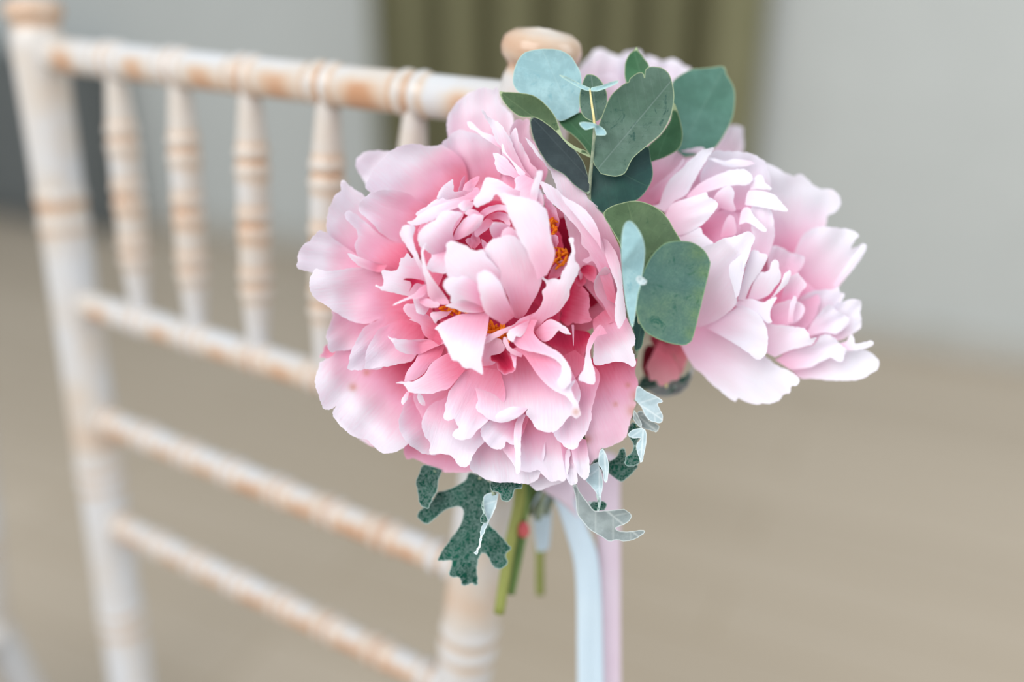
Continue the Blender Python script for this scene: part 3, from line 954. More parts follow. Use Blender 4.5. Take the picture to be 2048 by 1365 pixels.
HEART = [
 ('s', '1068,360 1075,385 1065,405 1030,395 1000,385 1025,380 1031,372 1029,360 1037,352 1050,350', -6, -10, .7, .9),
 ('s', '945,382 930,390 926,377 935,364 951,354 959,353 957,362', 6, 0, .6, .62),
 ('s', '925,385 915,390 918,375 924,357 930,351 931,360', 9, 6, .55, .6),
 ('s', '942,383 940,390 920,398 895,402 875,398 878,385 882,378 892,368 905,359 907,372 908,384 926,381', 0, -7, .75, .88, dict(axis=(895, 365))),
 ('s', '960,395 957,376 948,376 944,383 926,393 895,400 884,395 871,399 850,415 833,425 836,432 870,420 900,410 940,403', -4, -9, .68, .9),
 ('s', '940,400 917,400 892,405 860,416 838,430 827,440 815,443 818,448 830,452 845,448 868,440 890,425 920,415 935,415', -8, -13, .78, .98),
 ('b', '1040,400 1010,392 989,390 986,399 970,408 954,415 947,409 948,400 956,388 963,375 969,358 979,355 998,360 1012,368 1030,379 1050,385', -8, -14, .75, .98),
 ('s', '948,405 945,415 935,420 926,423 919,418 917,409 928,401', -12, -14, .75, .85),
 ('b', '860,590 845,560 840,540 825,510 812,492 803,478 800,464 806,454 813,449 822,450 830,455 826,475 828,490 840,520 850,545', -8, -15, .7, .95),
 ('b', '895,500 870,510 850,500 838,490 836,470 849,452 868,441 880,428 892,422 910,423 925,427 912,445 905,462 908,480', -10, -17, .72, .92, dict(axis=(860, 450))),
 ('s', '893,488 891,512 893,545 870,545 860,543 853,534 862,514 860,499 854,485 870,480', -8, -14, .45, .85, dict(axis=(860, 520))),
 ('b', '896,600 898,608 880,609 862,599 855,586 853,566 846,545 843,520 843,500 848,490 853,486 848,500 848,515 854,537 867,560 885,584', -12, -19, .72, .95),
 ('d', '835,460 850,440 890,420 930,420 900,480 890,540 870,580 850,560', -2, -8, .45, .6),
 ('b', '905,482 911,462 922,446 934,433 945,428 958,430 967,434 962,450 947,464 930,474 917,480', -8, -13, .6, .8),
 ('s', '950,432 938,432 928,427 934,420 941,417 956,423 964,432', -11, -13, .65, .78),
 ('s', '958,432 960,425 976,414 1005,409 1014,415 1017,424 1000,421 978,428 966,437', -7, -11, .55, .72),
 ('d', '972,436 980,429 1000,424 1016,430 1020,452 1000,440 985,440', -4, -7, .35, .68),
 ('d', '972,437 950,461 952,474 962,470 976,458 987,445 980,438', 2, -5, .5, .62),
 ('d', '945,500 930,480 943,475', -2, -6, .5, .62),
 ('d', '950,498 943,492 944,465 956,470 962,485', 0, -4, .45, .58),
 ('d', '968,502 965,495 962,478 975,488', -4, -8, .55, .68),
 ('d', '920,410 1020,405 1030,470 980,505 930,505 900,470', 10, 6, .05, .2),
 ('s', '1000,478 990,480 982,468 980,455 986,445 1002,445 1020,453 1007,462', -8, -13, .62, .8),
 ('s', '1002,485 1003,466 1008,459 1017,454 1028,459 1037,474 1040,500', -14, -16, .8, .75),
 ('b', '1029,636 1018,600 1004,566 985,540 972,515 970,500 974,490 983,480 1000,474 1020,470 1050,490 1080,530 1083,560 1077,583 1062,610 1051,629 1040,639', -4, -17, .5, .92, dict(p=0.6)),
 ('b', '1010,600 960,600 900,580 896,557 891,535 889,517 893,500 892,489 899,482 908,483 918,487 930,491 943,500 955,501 967,499 973,512 1000,541 1020,560', -10, -20, .72, .98, dict(axis=(925, 488), p=0.6)),
 ('b', '1075,560 1068,535 1060,521 1055,503 1040,481 1027,452 1018,435 1012,415 1003,400 995,388 1010,387 1024,391 1046,395 1070,402 1086,412 1094,423 1097,437 1100,463 1104,485 1110,505 1106,525 1094,550', -16, -19, .72, 1.0, dict(p=0.7, cup=-5)),
 ('s', '975,620 960,612 943,604 925,600 903,607 901,594 892,583 886,572 889,562 898,556 921,554 945,552 958,556 975,590', -14, -22, .5, .96, dict(axis=(890, 570), cup=-2)),
 ('s', '970,618 949,604 925,599 907,605 892,612 912,619 934,626 955,626 969,624', -8, -13, .45, .85, dict(axis=(895, 612), kedge=0.25)),
 ('b', '1020,640 1006,650 996,643 980,634 969,623 963,605 957,578 954,550 962,544 973,540 987,550 1002,566 1009,586 1018,605 1027,625 1029,634', -12, -25, .5, .97, dict(p=0.6, cup=-4)),
 ('b', '1073,405 1062,400 1061,384 1066,368 1070,355 1076,342 1081,340 1085,342 1084,357 1079,372 1077,385', -15, -19, .85, 1.0, dict(cup=-1)),
 ('s', '1070,405 1077,378 1082,382 1087,393 1087,411 1078,408', -13, -15, .75, .85),
 ('d', '1090,410 1088,388 1103,406 1113,420 1118,437 1117,455 1110,450 1099,440', 6, 0, .35, .6),
 ('d', '1100,470 1113,470 1117,480 1112,500 1106,520', 4, 0, .4, .55),
 ('d', '1095,560 1105,535 1125,520 1132,530 1122,550 1105,565', 6, 2, .3, .55),
 # left crown and lower left folds
 ('s', '870,585 845,600 820,594 796,588 768,582 750,573 752,570 765,572 767,559 763,543 770,540 792,541 799,527 801,517 809,515 812,507 818,509 823,517 829,515 838,530 846,548 852,565', -2, -10, .6, .97, dict(axis=(770, 550), h=5)),
 ('s', '853,568 850,590 835,598 822,598 806,604 783,613 795,604 812,596 828,588 840,575', -12, -14, .6, .85, dict(axis=(790, 608))),
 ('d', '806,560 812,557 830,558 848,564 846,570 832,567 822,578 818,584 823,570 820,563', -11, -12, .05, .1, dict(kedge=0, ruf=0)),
 ('s', '838,599 855,597 870,602 881,609 871,616 855,615 840,607', -10, -12, .6, .7),
 ('s', '840,600 826,598 831,614 833,625 840,628 847,631 854,625 860,614', -4, -8, .65, .85),
 ('s', '890,665 880,690 866,682 853,675 844,663 840,650 829,644 818,640 824,637 812,629 806,618 810,610 827,608 845,622 867,640', 0, -5, .35, .72, dict(axis=(815, 625))),
 ('s', '905,620 895,632 878,640 871,647 864,638 861,627 872,623 895,624', -4, -8, .6, .8),
 ('s', '860,678 890,685 865,697 838,709 814,708 798,703 790,693 783,683 776,673 780,674 792,678 820,680', 0, -7, .55, .93),
 ('s', '890,690 880,715 861,728 850,745 830,760 815,763 808,762 814,746 819,737 828,725 838,709 860,698', 4, -4, .4, .68),
 ('s', '930,740 898,777 882,782 863,788 843,788 828,787 816,784 813,777 806,769 792,766 808,764 827,762 845,752 852,744 861,729 878,716 897,706', 0, -9, .42, .92),
 ('b', '979,631 974,663 968,690 964,718 965,735 966,750 958,747 948,739 938,738 927,735 918,725 905,720 898,706 886,681 876,662 869,659 878,649 900,637 922,629 951,626 970,625', -6, -18, .55, 1.0, dict(axis=(925, 730), p=1.0)),
 ('d', '880,640 960,640 990,700 960,760 900,740', 14, 10, .3, .45),
 # lower right folds
 ('s', '966,733 966,690 985,676 1001,680 1010,698 996,709 981,712 980,721 991,725 984,731', 0, -5, .55, .7),
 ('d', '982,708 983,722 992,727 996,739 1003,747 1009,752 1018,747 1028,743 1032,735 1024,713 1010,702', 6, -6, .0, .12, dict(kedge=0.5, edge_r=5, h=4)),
 ('s', '1032,705 1020,705 1024,720 1029,738 1032,737 1033,715', -6, -9, .6, .72),
 ('s', '1060,640 1030,658 1000,672 980,684 966,688 975,672 998,661 1026,650 1040,638 1060,630 1070,625', -6, -8, .6, .72),
 ('s', '1043,715 1023,708 1010,693 1006,676 1013,674 1018,688 1024,697 1046,708', -8, -10, .6, .75),
 ('s', '1060,640 1050,665 1040,675 1032,673 1027,684 1021,683 1014,674 1018,662 1038,650', -9, -13, .6, .95),
 ('b', '1066,668 1030,668 1064,632 1080,614 1086,598 1084,583 1093,573 1090,563 1082,557 1074,546 1084,552 1095,560 1108,557 1119,559 1125,544 1132,532 1139,515 1144,498 1139,482 1139,476 1147,477 1148,490 1151,503 1150,518 1159,537 1150,559 1141,576 1138,595 1131,606 1122,619 1110,630 1091,640 1080,652', -4, -14, .5, .98, dict(axis=(1130, 520), cup=-2, h=5)),
 ('s', '1069,664 1086,647 1100,639 1113,643 1122,648 1132,656 1143,669 1128,667 1117,661 1111,669 1100,680 1088,684 1077,676', -6, -10, .5, .85),
 ('b', '1050,640 1020,660 1030,690 1053,702 1078,707 1104,716 1119,728 1124,743 1118,757 1115,767 1125,780 1138,770 1143,755 1141,738 1133,722 1118,706 1097,693 1078,680 1067,663 1075,640', -8, -17, .5, .92, dict(cup=-1, axis=(1130, 770))),
 ('b', '1078,706 1040,695 1020,702 1045,709 1060,728 1075,750 1093,770 1111,783 1133,794 1145,812 1140,828 1153,837 1162,830 1157,810 1148,795 1143,777 1150,762 1140,765 1125,775 1115,766 1119,755 1124,742 1118,728 1103,715', -8, -15, .55, .98, dict(axis=(1150, 825), cup=-1, h=5, spots=((1152, 824, 7),))),
 ('s', '1215,668 1200,650 1184,668 1177,680 1172,700 1168,732 1157,758 1170,766 1183,770 1190,765 1191,750 1185,728 1180,708 1185,690 1195,672', -2, -11, .6, .93),
]
petals(peony, DM, M_PETAL, HEART, lift=0.05)
filler(peony, DM, M_PETAL, 985, 590, 235, 34, 26, 9, .08, .5, 5)
filler(peony, DM, M_PETAL, 1010, 560, 150, 30, 18, 7, .0, .18, 6)


def stamens(root, D, spots, seed):
    rnd = random.Random(seed)
    me = None
    for (cx, cy, rx, ry, n, z0, z1) in spots:
        for i in range(n):
            x = cx + rnd.uniform(-rx, rx)
            y = cy + rnd.uniform(-ry, ry)
            z = rnd.uniform(z0, z1)
            if me is None:
                ve, fa = [], []
                seg = 7
                prof = [(-1.0, .15), (-.85, .6), (-.3, .9), (.0, .7), (.4, 1.0), (.85, .65), (1.0, .15)]
                for t, r in prof:
                    for k in range(seg):
                        a = 2 * math.pi * k / seg
                        ve.append((r * math.cos(a) * 0.0006, r * math.sin(a) * 0.0006, t * 0.0019))
                for j in range(len(prof) - 1):
                    for k in range(seg):
                        fa.append((j * seg + k, j * seg + (k + 1) % seg, (j + 1) * seg + (k + 1) % seg, (j + 1) * seg + k))
                fa += [tuple(range(seg)), tuple((len(prof) - 1) * seg + k for k in range(seg))]
                me = bpy.data.meshes.new('stamen')
                me.from_pydata(ve, [], fa)
                me.polygons.foreach_set('use_smooth', [True] * len(me.polygons))
                me.materials.append(M_STAMEN)
            o = bpy.data.objects.new('stamen', me)
            COL.objects.link(o)
            o.parent = root
            o.location = W(x, y, D + z * 0.001) - parent_world(root)
            d = Vector((rnd.uniform(-1, 1), rnd.uniform(-0.9, 0.2), rnd.uniform(-1, 1)))
            o.rotation_euler = d.to_track_quat('Z', 'Y').to_euler()
            s = rnd.uniform(0.8, 1.35)
            o.scale = (s, s, s)


stamens(peony, DM, [(905, 622, 18, 8, 16, -3, 3), (945, 630, 18, 5, 8, -3, 2), (997, 662, 22, 14, 30, -4, 3), (1025, 672, 10, 14, 12, -5, 0),
                    (1120, 515, 14, 20, 26, 2, 9), (1106, 455, 5, 18, 10, 2, 6)], 9)
tube('stem', [W(985, 620, .436), W(1000, 800, .45), TIE, W(1018, 1100, .462), W(998, 1228, .462)],
     [.0032, .0030, .0028, .0027, .0025], M_STEM, peony)

# ---- right peony
DR = 0.424
peony2 = empty('peony', W(1022, 1192, 0.470), 'pale blush peony turned away to the side, behind the round eucalyptus leaf', 'flower', PEONY_GROUP)
RIGHT_P = [
 ('g', '1530,520 1500,400 1510,335 1532,327 1552,335 1583,352 1595,350 1605,349 1618,362 1634,375 1651,378 1667,381 1679,393 1681,407 1672,423 1656,432 1653,447 1640,470 1580,520', 24, 16, .3, .97),
 ('g', '1560,580 1600,480 1630,456 1646,453 1665,455 1696,458 1717,469 1710,481 1701,498 1713,494 1726,488 1734,496 1729,505 1716,527 1700,546 1685,564 1674,578 1650,600', 20, 9, .35, .93),
 ('s', '1672,578 1685,564 1716,527 1734,496 1726,488 1712,505 1690,535 1666,570', 10, 6, .7, .9),
 ('g', '1590,650 1598,600 1630,582 1667,579 1676,574 1680,585 1689,588 1686,600 1678,612 1660,640 1620,680', 14, 6, .3, .95),
 ('g', '1620,690 1660,620 1690,602 1718,600 1723,611 1720,626 1723,641 1720,657 1703,670 1681,681 1650,685', 12, 4, .4, .97),
 ('g', '1590,690 1615,660 1632,635 1655,610 1672,620 1690,630 1700,640 1690,655 1672,668 1648,666 1620,673', 7, 1, .45, .95),
 ('g', '1540,660 1570,720 1597,755 1625,758 1667,762 1699,762 1728,758 1740,749 1754,740 1759,731 1756,720 1743,706 1730,700 1700,695 1640,670', 12, 2, .45, .97),
 ('s', '1680,700 1679,688 1693,683 1697,676 1703,670 1708,678 1710,688 1725,686 1740,682 1747,686 1742,693 1731,698 1712,701 1699,702', 3, -2, .7, 1.0),
 ('g', '1550,720 1580,703 1610,695 1628,690 1636,680 1645,670 1659,670 1672,679 1680,689 1694,701 1688,711 1686,722 1676,724 1660,716 1620,735 1580,740', 5, -3, .5, .96),
 ('g', '1520,700 1525,660 1530,645 1547,649 1575,652 1595,655 1609,658 1618,668 1621,677 1633,676 1625,688 1610,694 1580,701 1550,715', 0, -6, .6, .96),
 ('g', '1350,640 1362,690 1386,733 1403,747 1424,769 1449,789 1467,803 1473,803 1477,798 1492,804 1520,810 1524,807 1537,809 1557,802 1567,790 1578,788 1583,773 1593,772 1599,763 1591,749 1571,740 1554,731 1530,712 1490,680 1430,630 1390,620', 12, -4, .42, .95, dict(flute=1.0)),
 ('g', '1400,650 1429,665 1458,681 1492,703 1515,720 1530,711 1535,695 1536,671 1531,650 1520,632 1500,618 1480,612 1467,620 1441,635 1422,648', 0, -11, .55, .97, dict(cup=0)),
 ('g', '1265,420 1275,350 1300,319 1334,307 1362,302 1389,296 1402,294 1410,300 1390,330 1350,370 1320,420', 16, 8, .3, .75, dict(kedge=0.08)),
 ('s', '1300,412 1268,405 1306,374 1343,345 1368,316 1362,335 1342,358 1330,375 1322,400', 7, 3, .35, .65),
 ('g', '1420,420 1400,360 1415,320 1428,302 1453,303 1481,304 1500,307 1518,315 1532,328 1540,380 1500,420', 10, 0, .5, .93),
 ('s', '1510,327 1490,333 1462,334 1444,330 1428,322 1410,318 1425,316 1450,322 1470,318 1500,322', -2, -4, .8, .98),
 ('g', '1330,425 1305,412 1318,408 1325,388 1332,372 1343,355 1362,339 1373,327 1389,313 1402,302 1416,298 1428,296 1418,312 1405,333 1385,368 1372,390 1350,402', 0, -8, .75, 1.0, dict(cup=-1)),
 ('s', '1372,395 1385,380 1400,367 1422,355 1444,346 1471,339 1492,340 1505,355 1495,370 1462,371 1435,378 1413,385 1390,396', -2, -7, .6, .9),
 ('g', '1330,430 1345,408 1373,397 1395,391 1413,385 1418,395 1431,401 1436,409 1431,421 1416,439 1398,454 1373,467 1350,470 1335,450', -4, -12, .6, .94, dict(cup=-1)),
 ('s', '1340,470 1370,468 1398,455 1406,468 1415,476 1427,487 1406,497 1380,500', -4, -10, .75, .97),
 ('s', '1432,412 1427,397 1436,384 1453,373 1463,374 1469,385 1467,405 1472,420 1464,423 1445,418', -3, -9, .5, .85),
 ('d', '1398,455 1420,440 1440,422 1470,425 1480,450 1475,470 1430,488 1410,470', 6, 2, .22, .5),
 ('s', '1440,475 1448,447 1458,431 1465,432 1470,440 1472,468 1455,474', -1, -4, .4, .6),
 ('d', '1360,400 1500,360 1540,480 1500,520 1400,500', 12, 10, .3, .6),
 ('d', '1330,430 1340,350 1400,310 1450,330 1450,400 1400,460', 9, 6, .4, .62),
 ('s', '1478,450 1482,425 1490,415 1500,417 1505,428 1515,440 1531,455 1532,462 1523,463 1505,450 1492,445', -7, -11, .8, 1.0),
 ('g', '1500,520 1505,480 1500,420 1520,410 1541,420 1548,445 1549,470 1545,490 1535,515 1520,530', 2, -4, .6, .82, dict(cup=-2)),
 ('s', '1490,410 1495,385 1503,381 1522,382 1548,389 1563,405 1577,420 1574,424 1556,422 1522,415 1502,412', -6, -10, .85, 1.0),
 ('s', '1500,380 1505,362 1515,350 1525,352 1530,364 1544,378 1530,380 1515,378', -5, -8, .8, 1.0),
 ('g', '1540,560 1535,520 1546,493 1562,495 1581,505 1600,510 1609,518 1603,536 1580,560', 9, 3, .4, .75),
 ('s', '1475,600 1485,560 1493,530 1502,503 1516,501 1521,507 1535,510 1527,533 1514,552 1500,575 1490,600', -5, -11, .8, .97),
 ('s', '1495,600 1505,570 1514,552 1521,544 1530,545 1538,540 1540,531 1548,520 1557,525 1559,540 1562,558 1550,575 1535,592 1515,600', -4, -11, .65, .97),
 ('s', '1535,605 1548,588 1560,569 1567,552 1578,540 1582,546 1576,565 1562,580 1550,592', -5, -11, .75, .97),
 ('d', '1560,610 1565,585 1578,557 1594,547 1604,556 1613,571 1602,585 1592,602 1575,612', 4, -3, .25, .72),
 ('d', '1545,650 1543,617 1560,605 1588,600 1607,612 1608,628 1592,645 1565,652', 4, -2, .4, .72),
 ('s', '1575,645 1580,610 1588,592 1594,600 1588,620 1586,645', -2, -4, .55, .75),
 ('d', '1540,560 1600,560 1640,600 1610,660 1550,660 1520,620', 12, 9, .18, .45),
 ('s', '1470,612 1476,602 1502,598 1526,605 1544,597 1553,596 1543,615 1540,632 1545,645 1531,645 1515,630 1490,618', -4, -9, .75, .95),
 ('g', '1340,640 1360,560 1400,500 1427,487 1447,477 1473,472 1488,466 1496,462 1503,466 1510,475 1502,497 1490,530 1478,560 1474,595 1470,612 1452,628 1432,642 1400,655', 0, -14, .55, .88, dict(cup=-2, axis=(1480, 530))),
 ('s', '1472,598 1466,575 1460,555 1458,533 1469,520 1482,511 1500,500 1492,528 1485,558 1478,590', -15, -17, .92, 1.0),
]
petals(peony2, DR, M_PETAL2, RIGHT_P, lift=0.08)
filler(peony2, DR, M_PETAL2, 1470, 540, 150, 32, 24, 8, .2, .6, 11)
tube('stem', [W(1440, 560, .456), W(1300, 760, .462), W(1100, 930, .466), W(1050, 1000, .468), W(1040, 1085, .469), W(1020, 1188, .469)],
     [.0026, .0026, .0025, .0026, .0026, .0024], M_STEM_DK, peony2)

# ---- rear peony
DT = 0.478
peony3 = empty('peony', W(1080, 1190, 0.505), 'pale lilac pink peony at the back beside the post cap, behind the leaves', 'flower', PEONY_GROUP)
REAR_P = [
 ('g', '1150,250 1150,160 1163,130 1178,114 1188,101 1205,98 1216,104 1233,111 1242,120 1240,200 1210,250', 14, 4, .6, .92),
 ('g', '1215,250 1225,150 1240,115 1250,105 1266,102 1285,110 1300,200 1260,250', 12, 6, .6, .92),
 ('g', '1270,250 1280,150 1290,113 1307,114 1322,121 1344,117 1356,121 1370,132 1382,136 1370,148 1345,165 1320,250', 10, 2, .6, .95),
 ('g', '1400,330 1430,290 1450,255 1460,250 1485,254 1487,266 1486,303 1470,340', 0, -8, .65, .95),
 ('g', '1180,260 1170,180 1200,150 1230,150 1240,190 1230,260', 2, -6, .6, .85),
 ('g', '1250,260 1240,180 1270,150 1310,150 1320,200 1300,260', 0, -8, .55, .85),
 ('g', '1320,280 1330,190 1380,160 1430,180 1440,230 1400,290', 4, -4, .5, .85),
 ('g', '1260,330 1250,280 1290,250 1340,270 1340,330', -6, -12, .5, .8),
]
petals(peony3, DT, M_PETAL2, REAR_P)
filler(peony3, DT, M_PETAL2, 1310, 240, 125, 26, 16, 7, .3, .8, 12)
tube('stem', [W(1305, 250, .505), W(1220, 520, .505), W(1120, 800, .5), W(1084, 960, .5), W(1080, 1090, .503), W(1080, 1190, .505)],
     [.0026, .0026, .0024, .0022, .0022, .0022], M_STEM, peony3)

# ---- dusky bud under the right peony
bud = empty('peony_bud', W(1047, 1085, 0.474), 'small dusky rose bud hanging between the large peony and the pale peony', 'flower')
DB = 0.446
petals(bud, DB, M_BUD, [
 ('b', '1330,690 1318,685 1301,716 1294,733 1298,750 1302,762 1311,760 1316,768 1321,772 1333,770 1343,762 1357,758 1359,740 1347,716', 4, -4, .55, .9),
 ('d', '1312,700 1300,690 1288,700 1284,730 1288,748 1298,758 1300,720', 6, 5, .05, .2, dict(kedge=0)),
 ('d', '1330,690 1350,720 1360,750 1370,735 1376,705 1362,680', 6, 2, .5, .85),
 ('d', '1300,680 1310,660 1350,655 1370,680 1350,710 1315,710', 9, 4, .3, .5),
])
tube('stem', [W(1335, 690, .456), W(1220, 860, .466), W(1090, 960, .472), W(1052, 1030, .474), W(1047, 1085, .474)],
     [.0018, .0016, .0015, .0014, .0013], M_STEM_DK, bud)
sheet('bract', '1330,768 1336,768 1334,776 1331,777', DB, -6, -5, M_TWIG_TAN, bud, jag=0)

# ---- eucalyptus
EU = 'eucalyptus sprigs of the bouquet'


def leaves(root, rows):
    for pts, D, zb, zt, mat, kw in rows:
        k = dict(p=1.0, cup=1.2, curl=-0.4, ruf=0.5, h=7, jag=0.15, thick=0.0006)
        k.update(kw)
        sheet('leaf', pts, D, zb, zt, mat, root, **k)


eu1 = empty('eucalyptus_sprig', W(1075, 1040, 0.468), 'upright grey green eucalyptus sprig with tiny paired leaves at its tip', 'leaf sprig', EU)
leaves(eu1, [
 ('1184,318 1165,290 1145,270 1125,255 1116,236 1140,230 1165,225 1190,240 1192,280', .412, 0, 3, M_EU_GREEN, {}),
 ('1185,318 1172,302 1152,294 1128,276 1118,252 1109,231 1091,209 1069,192 1042,186 1011,184 999,184 1006,202 1022,221 1042,234 1072,236 1094,249 1112,264 1138,292 1160,306', .400, 2, -6, M_EU_OLIVE, dict(axis=(1005, 188))),
 ('1180,370 1177,388 1150,372 1128,350 1100,333 1080,305 1066,275 1060,240 1066,234 1076,236 1097,250 1120,268 1140,288 1155,306 1168,326 1175,348', .400, 3, -2, M_EU_SLATE, dict(axis=(1068, 238))),
 ('1183,330 1180,392 1190,412 1208,427 1226,413 1262,405 1280,396 1297,375 1306,350 1302,320 1296,294 1270,300 1220,320', .406, 1, 3, M_EU_DEEP, dict(axis=(1290, 370), cup=-2)),
 ('1188,329 1186,318 1189,280 1202,237 1220,194 1240,174 1251,166 1257,164 1259,158 1263,154 1275,146 1284,145 1288,149 1289,155 1290,142 1294,136 1303,133 1322,135 1333,142 1340,151 1346,172 1348,200 1340,237 1322,268 1294,292 1266,317 1251,345 1238,352 1226,353 1202,348', .399, 0, -7, M_EU_MAIN, dict(axis=(1335, 170), cup=2, jag=0)),
 ('1188,245 1168,234 1160,215 1159,191 1164,169 1170,154 1174,149 1188,150 1201,160 1211,178 1215,199 1211,225 1199,240', .397, 0, 1, M_EU_MAIN, dict(h=5, axis=(1182, 150))),
 ('1180,183 1165,179 1145,168 1128,158 1118,150 1126,151 1142,158 1162,168 1180,176', .394, 0, -4, M_EU_PALE, dict(h=4)),
 ('1181,183 1182,176 1205,170 1225,163 1237,161 1236,166 1215,176 1195,183', .394, 0, -4, M_EU_PALE, dict(h=4)),
 ('1189,255 1171,260 1160,251 1158,246 1171,244 1192,248 1208,258 1213,266 1210,271 1192,271', .391, 0, -2, M_EU_PALE, dict(h=4, axis=(1186, 258))),
])
tube('stem', [W(1180, 180, .3935), W(1183, 205, .394), W(1187, 232, .394), W(1189, 250, .394)], [.0003, .00042, .00048, .0005], M_TWIG_TAN, eu1)
tube('stem', [W(1189, 250, .394), W(1187, 285, .396), W(1184, 320, .399), W(1179, 370, .404), W(1176, 430, .412), W(1165, 600, .44), W(1120, 850, .458), W(1075, 1040, .468)],
     [.0005, .0006, .0007, .0008, .0009, .0012, .0014, .0015], M_TWIG, eu1)

eu2 = empty('eucalyptus_sprig', W(1090, 1030, 0.478), 'eucalyptus sprig at the back with a pale blue leaf and a broad soft teal leaf', 'leaf sprig', EU)
leaves(eu2, [
 ('1130,240 1115,240 1090,210 1045,190 1028,172 1026,152 1032,129 1042,112 1055,103 1081,98 1105,98 1122,101 1140,111 1152,128 1162,150 1163,185 1158,225', .410, 4, 0, M_EU_PALE, dict(axis=(1085, 100))),
 ('1280,180 1258,175 1250,158 1249,141 1251,123 1259,108 1268,101 1273,94 1278,103 1287,115 1299,134 1295,165', .416, 0, 2, M_EU_GREEN, {}),
 ('1345,295 1340,240 1344,190 1346,162 1379,140 1400,137 1420,135 1447,133 1454,150 1465,168 1470,188 1467,228 1455,258 1432,294 1405,308 1370,315', .434, 0, 4, M_EU_TEAL, dict(axis=(1440, 150))),
 ('1300,325 1288,318 1294,295 1322,268 1340,240 1347,206 1357,228 1365,262 1363,288 1352,303 1330,315', .417, 2, 0, M_EU_GREEN, dict(axis=(1350, 220))),
])
tube('stem', [W(1272, 170, .418), W(1285, 300, .425), W(1275, 400, .435), W(1230, 600, .455), W(1150, 880, .47), W(1090, 1030, .478)],
     [.0008, .001, .0012, .0014, .0015, .0015], M_TWIG, eu2)
tube('stem', [W(1350, 300, .434), W(1315, 310, .43), W(1285, 310, .426)], [.0006, .0007, .0008], M_TWIG, eu2)
tube('stem', [W(1145, 238, .425), W(1200, 300, .428), W(1280, 360, .431)], [.0006, .0007, .0008], M_TWIG, eu2)

eu3 = empty('eucalyptus_sprig', W(1062, 1030, 0.472), 'eucalyptus sprig with a round teal leaf and an upright pale blue leaf', 'leaf sprig', EU)
leaves(eu3, [
 ('1285,600 1255,540 1240,490 1222,457 1207,430 1216,417 1237,408 1267,402 1292,406 1315,417 1334,435 1349,460 1362,482 1374,515 1376,555 1364,590 1330,610', .394, 0, 2, M_EU_OLIVE, {}),
 ('1275,630 1262,640 1268,670 1270,702 1283,695 1290,665', .402, 0, 2, M_EU_DEEP, {}),
 ('1280,575 1276,587 1272,619 1280,647 1295,667 1330,684 1364,691 1379,686 1387,672 1404,604 1420,534 1419,520 1409,502 1387,486 1359,482 1330,487 1305,510 1290,537 1282,556', .384, 0, 3, M_EU_ROUND, dict(axis=(1405, 590), cup=1.5, h=5, spots=((1400, 505, 20), (1408, 545, 20), (1402, 590, 18), (1394, 630, 17), (1382, 668, 15)))),  # spots place the painted see-through light along the leaf's right side
 ('1283,565 1275,599 1266,654 1257,634 1249,592 1244,549 1242,505 1244,467 1250,447 1260,442 1272,452 1285,475 1290,500 1288,530 1284,553', .380, 4, -2, M_EU_PALE, dict(axis=(1246, 530), h=5)),
])
sheet('leaf_node', '1276,566 1272,558 1278,552 1286,556 1294,562 1290,569 1282,570', .379, 0, -.5, M_DM_SILVER, eu3, h=4, jag=0.3, thick=0.0008)
tube('stem', [W(1284, 562, .384), W(1283, 572, .388), W(1279, 640, .402), W(1262, 740, .42), W(1200, 850, .45), W(1110, 960, .468), W(1062, 1030, .472)],
     [.0009, .0009, .001, .0012, .0013, .0014, .0014], M_TWIG, eu3)

# ---- dusty miller leaves
DG = 'dusty miller leaves under the peonies'


def dusty(label, rows, base, stem=None):
    root = empty('dusty_miller_leaf', base, label, 'leaf', DG)
    for pts, D, zb, zt, mat, kw in rows:
        k = dict(p=1.0, cup=1.0, curl=-1.0, ruf=2.2, h=5, jag=0.9, thick=0.0007, edge_r=8)
        k.update(kw)
        sheet('leaf_blade', pts, D, zb, zt, mat, root, **k)
    if stem: tube('leaf_stalk', stem, [.0009] * len(stem), M_TWIG, root, 8)
    return root


dusty('broad dark green lobed leaf with pale fuzzy veins hanging under the large peony', [
 ('966,954 939,946 931,960 911,973 889,982 875,985 867,999 852,1013 840,1021 834,1033 842,1043 854,1049 871,1037 891,1021 909,1015 921,1015 927,1025 923,1043 915,1060 903,1076 889,1096 877,1114 877,1123 897,1122 905,1126 899,1142 897,1149 907,1156 921,1157 923,1171 933,1172 941,1167 956,1170 954,1138 958,1118 964,1108 974,1110 982,1126 992,1138 1002,1138 1014,1128 1012,1110 1020,1102 1022,1096 1010,1082 992,1062 978,1047 975,1010 984,985 982,967',
  .418, 4, -2, M_DM_DARK, dict(axis=(938, 1165)))], W(960, 935, .424), [W(960, 960, .422), W(966, 900, .432), W(1000, 930, .455)])
dusty('short grey green lobe curling left beneath the large peony', [
 ('885,940 848,930 838,948 832,965 836,990 840,1009 850,1016 858,1017 864,997 873,985 877,960', .414, 4, -2, M_DM_DARK, dict(axis=(850, 1012)))],
      W(880, 930, .42), [W(868, 945, .418), W(905, 915, .436), W(1000, 935, .457)])
dusty('tiny dark leaf with a net of white veins right under the large peony', [
 ('1020,955 982,964 981,977 986,983 998,987 1004,999 1016,1004 1024,997 1030,980 1043,978 1045,967', .408, 2, -2, M_DM_DARK, dict(axis=(1014, 1002), h=4))],
      W(1015, 945, .415), [W(1012, 965, .412), W(1018, 930, .43), W(1035, 945, .456)])
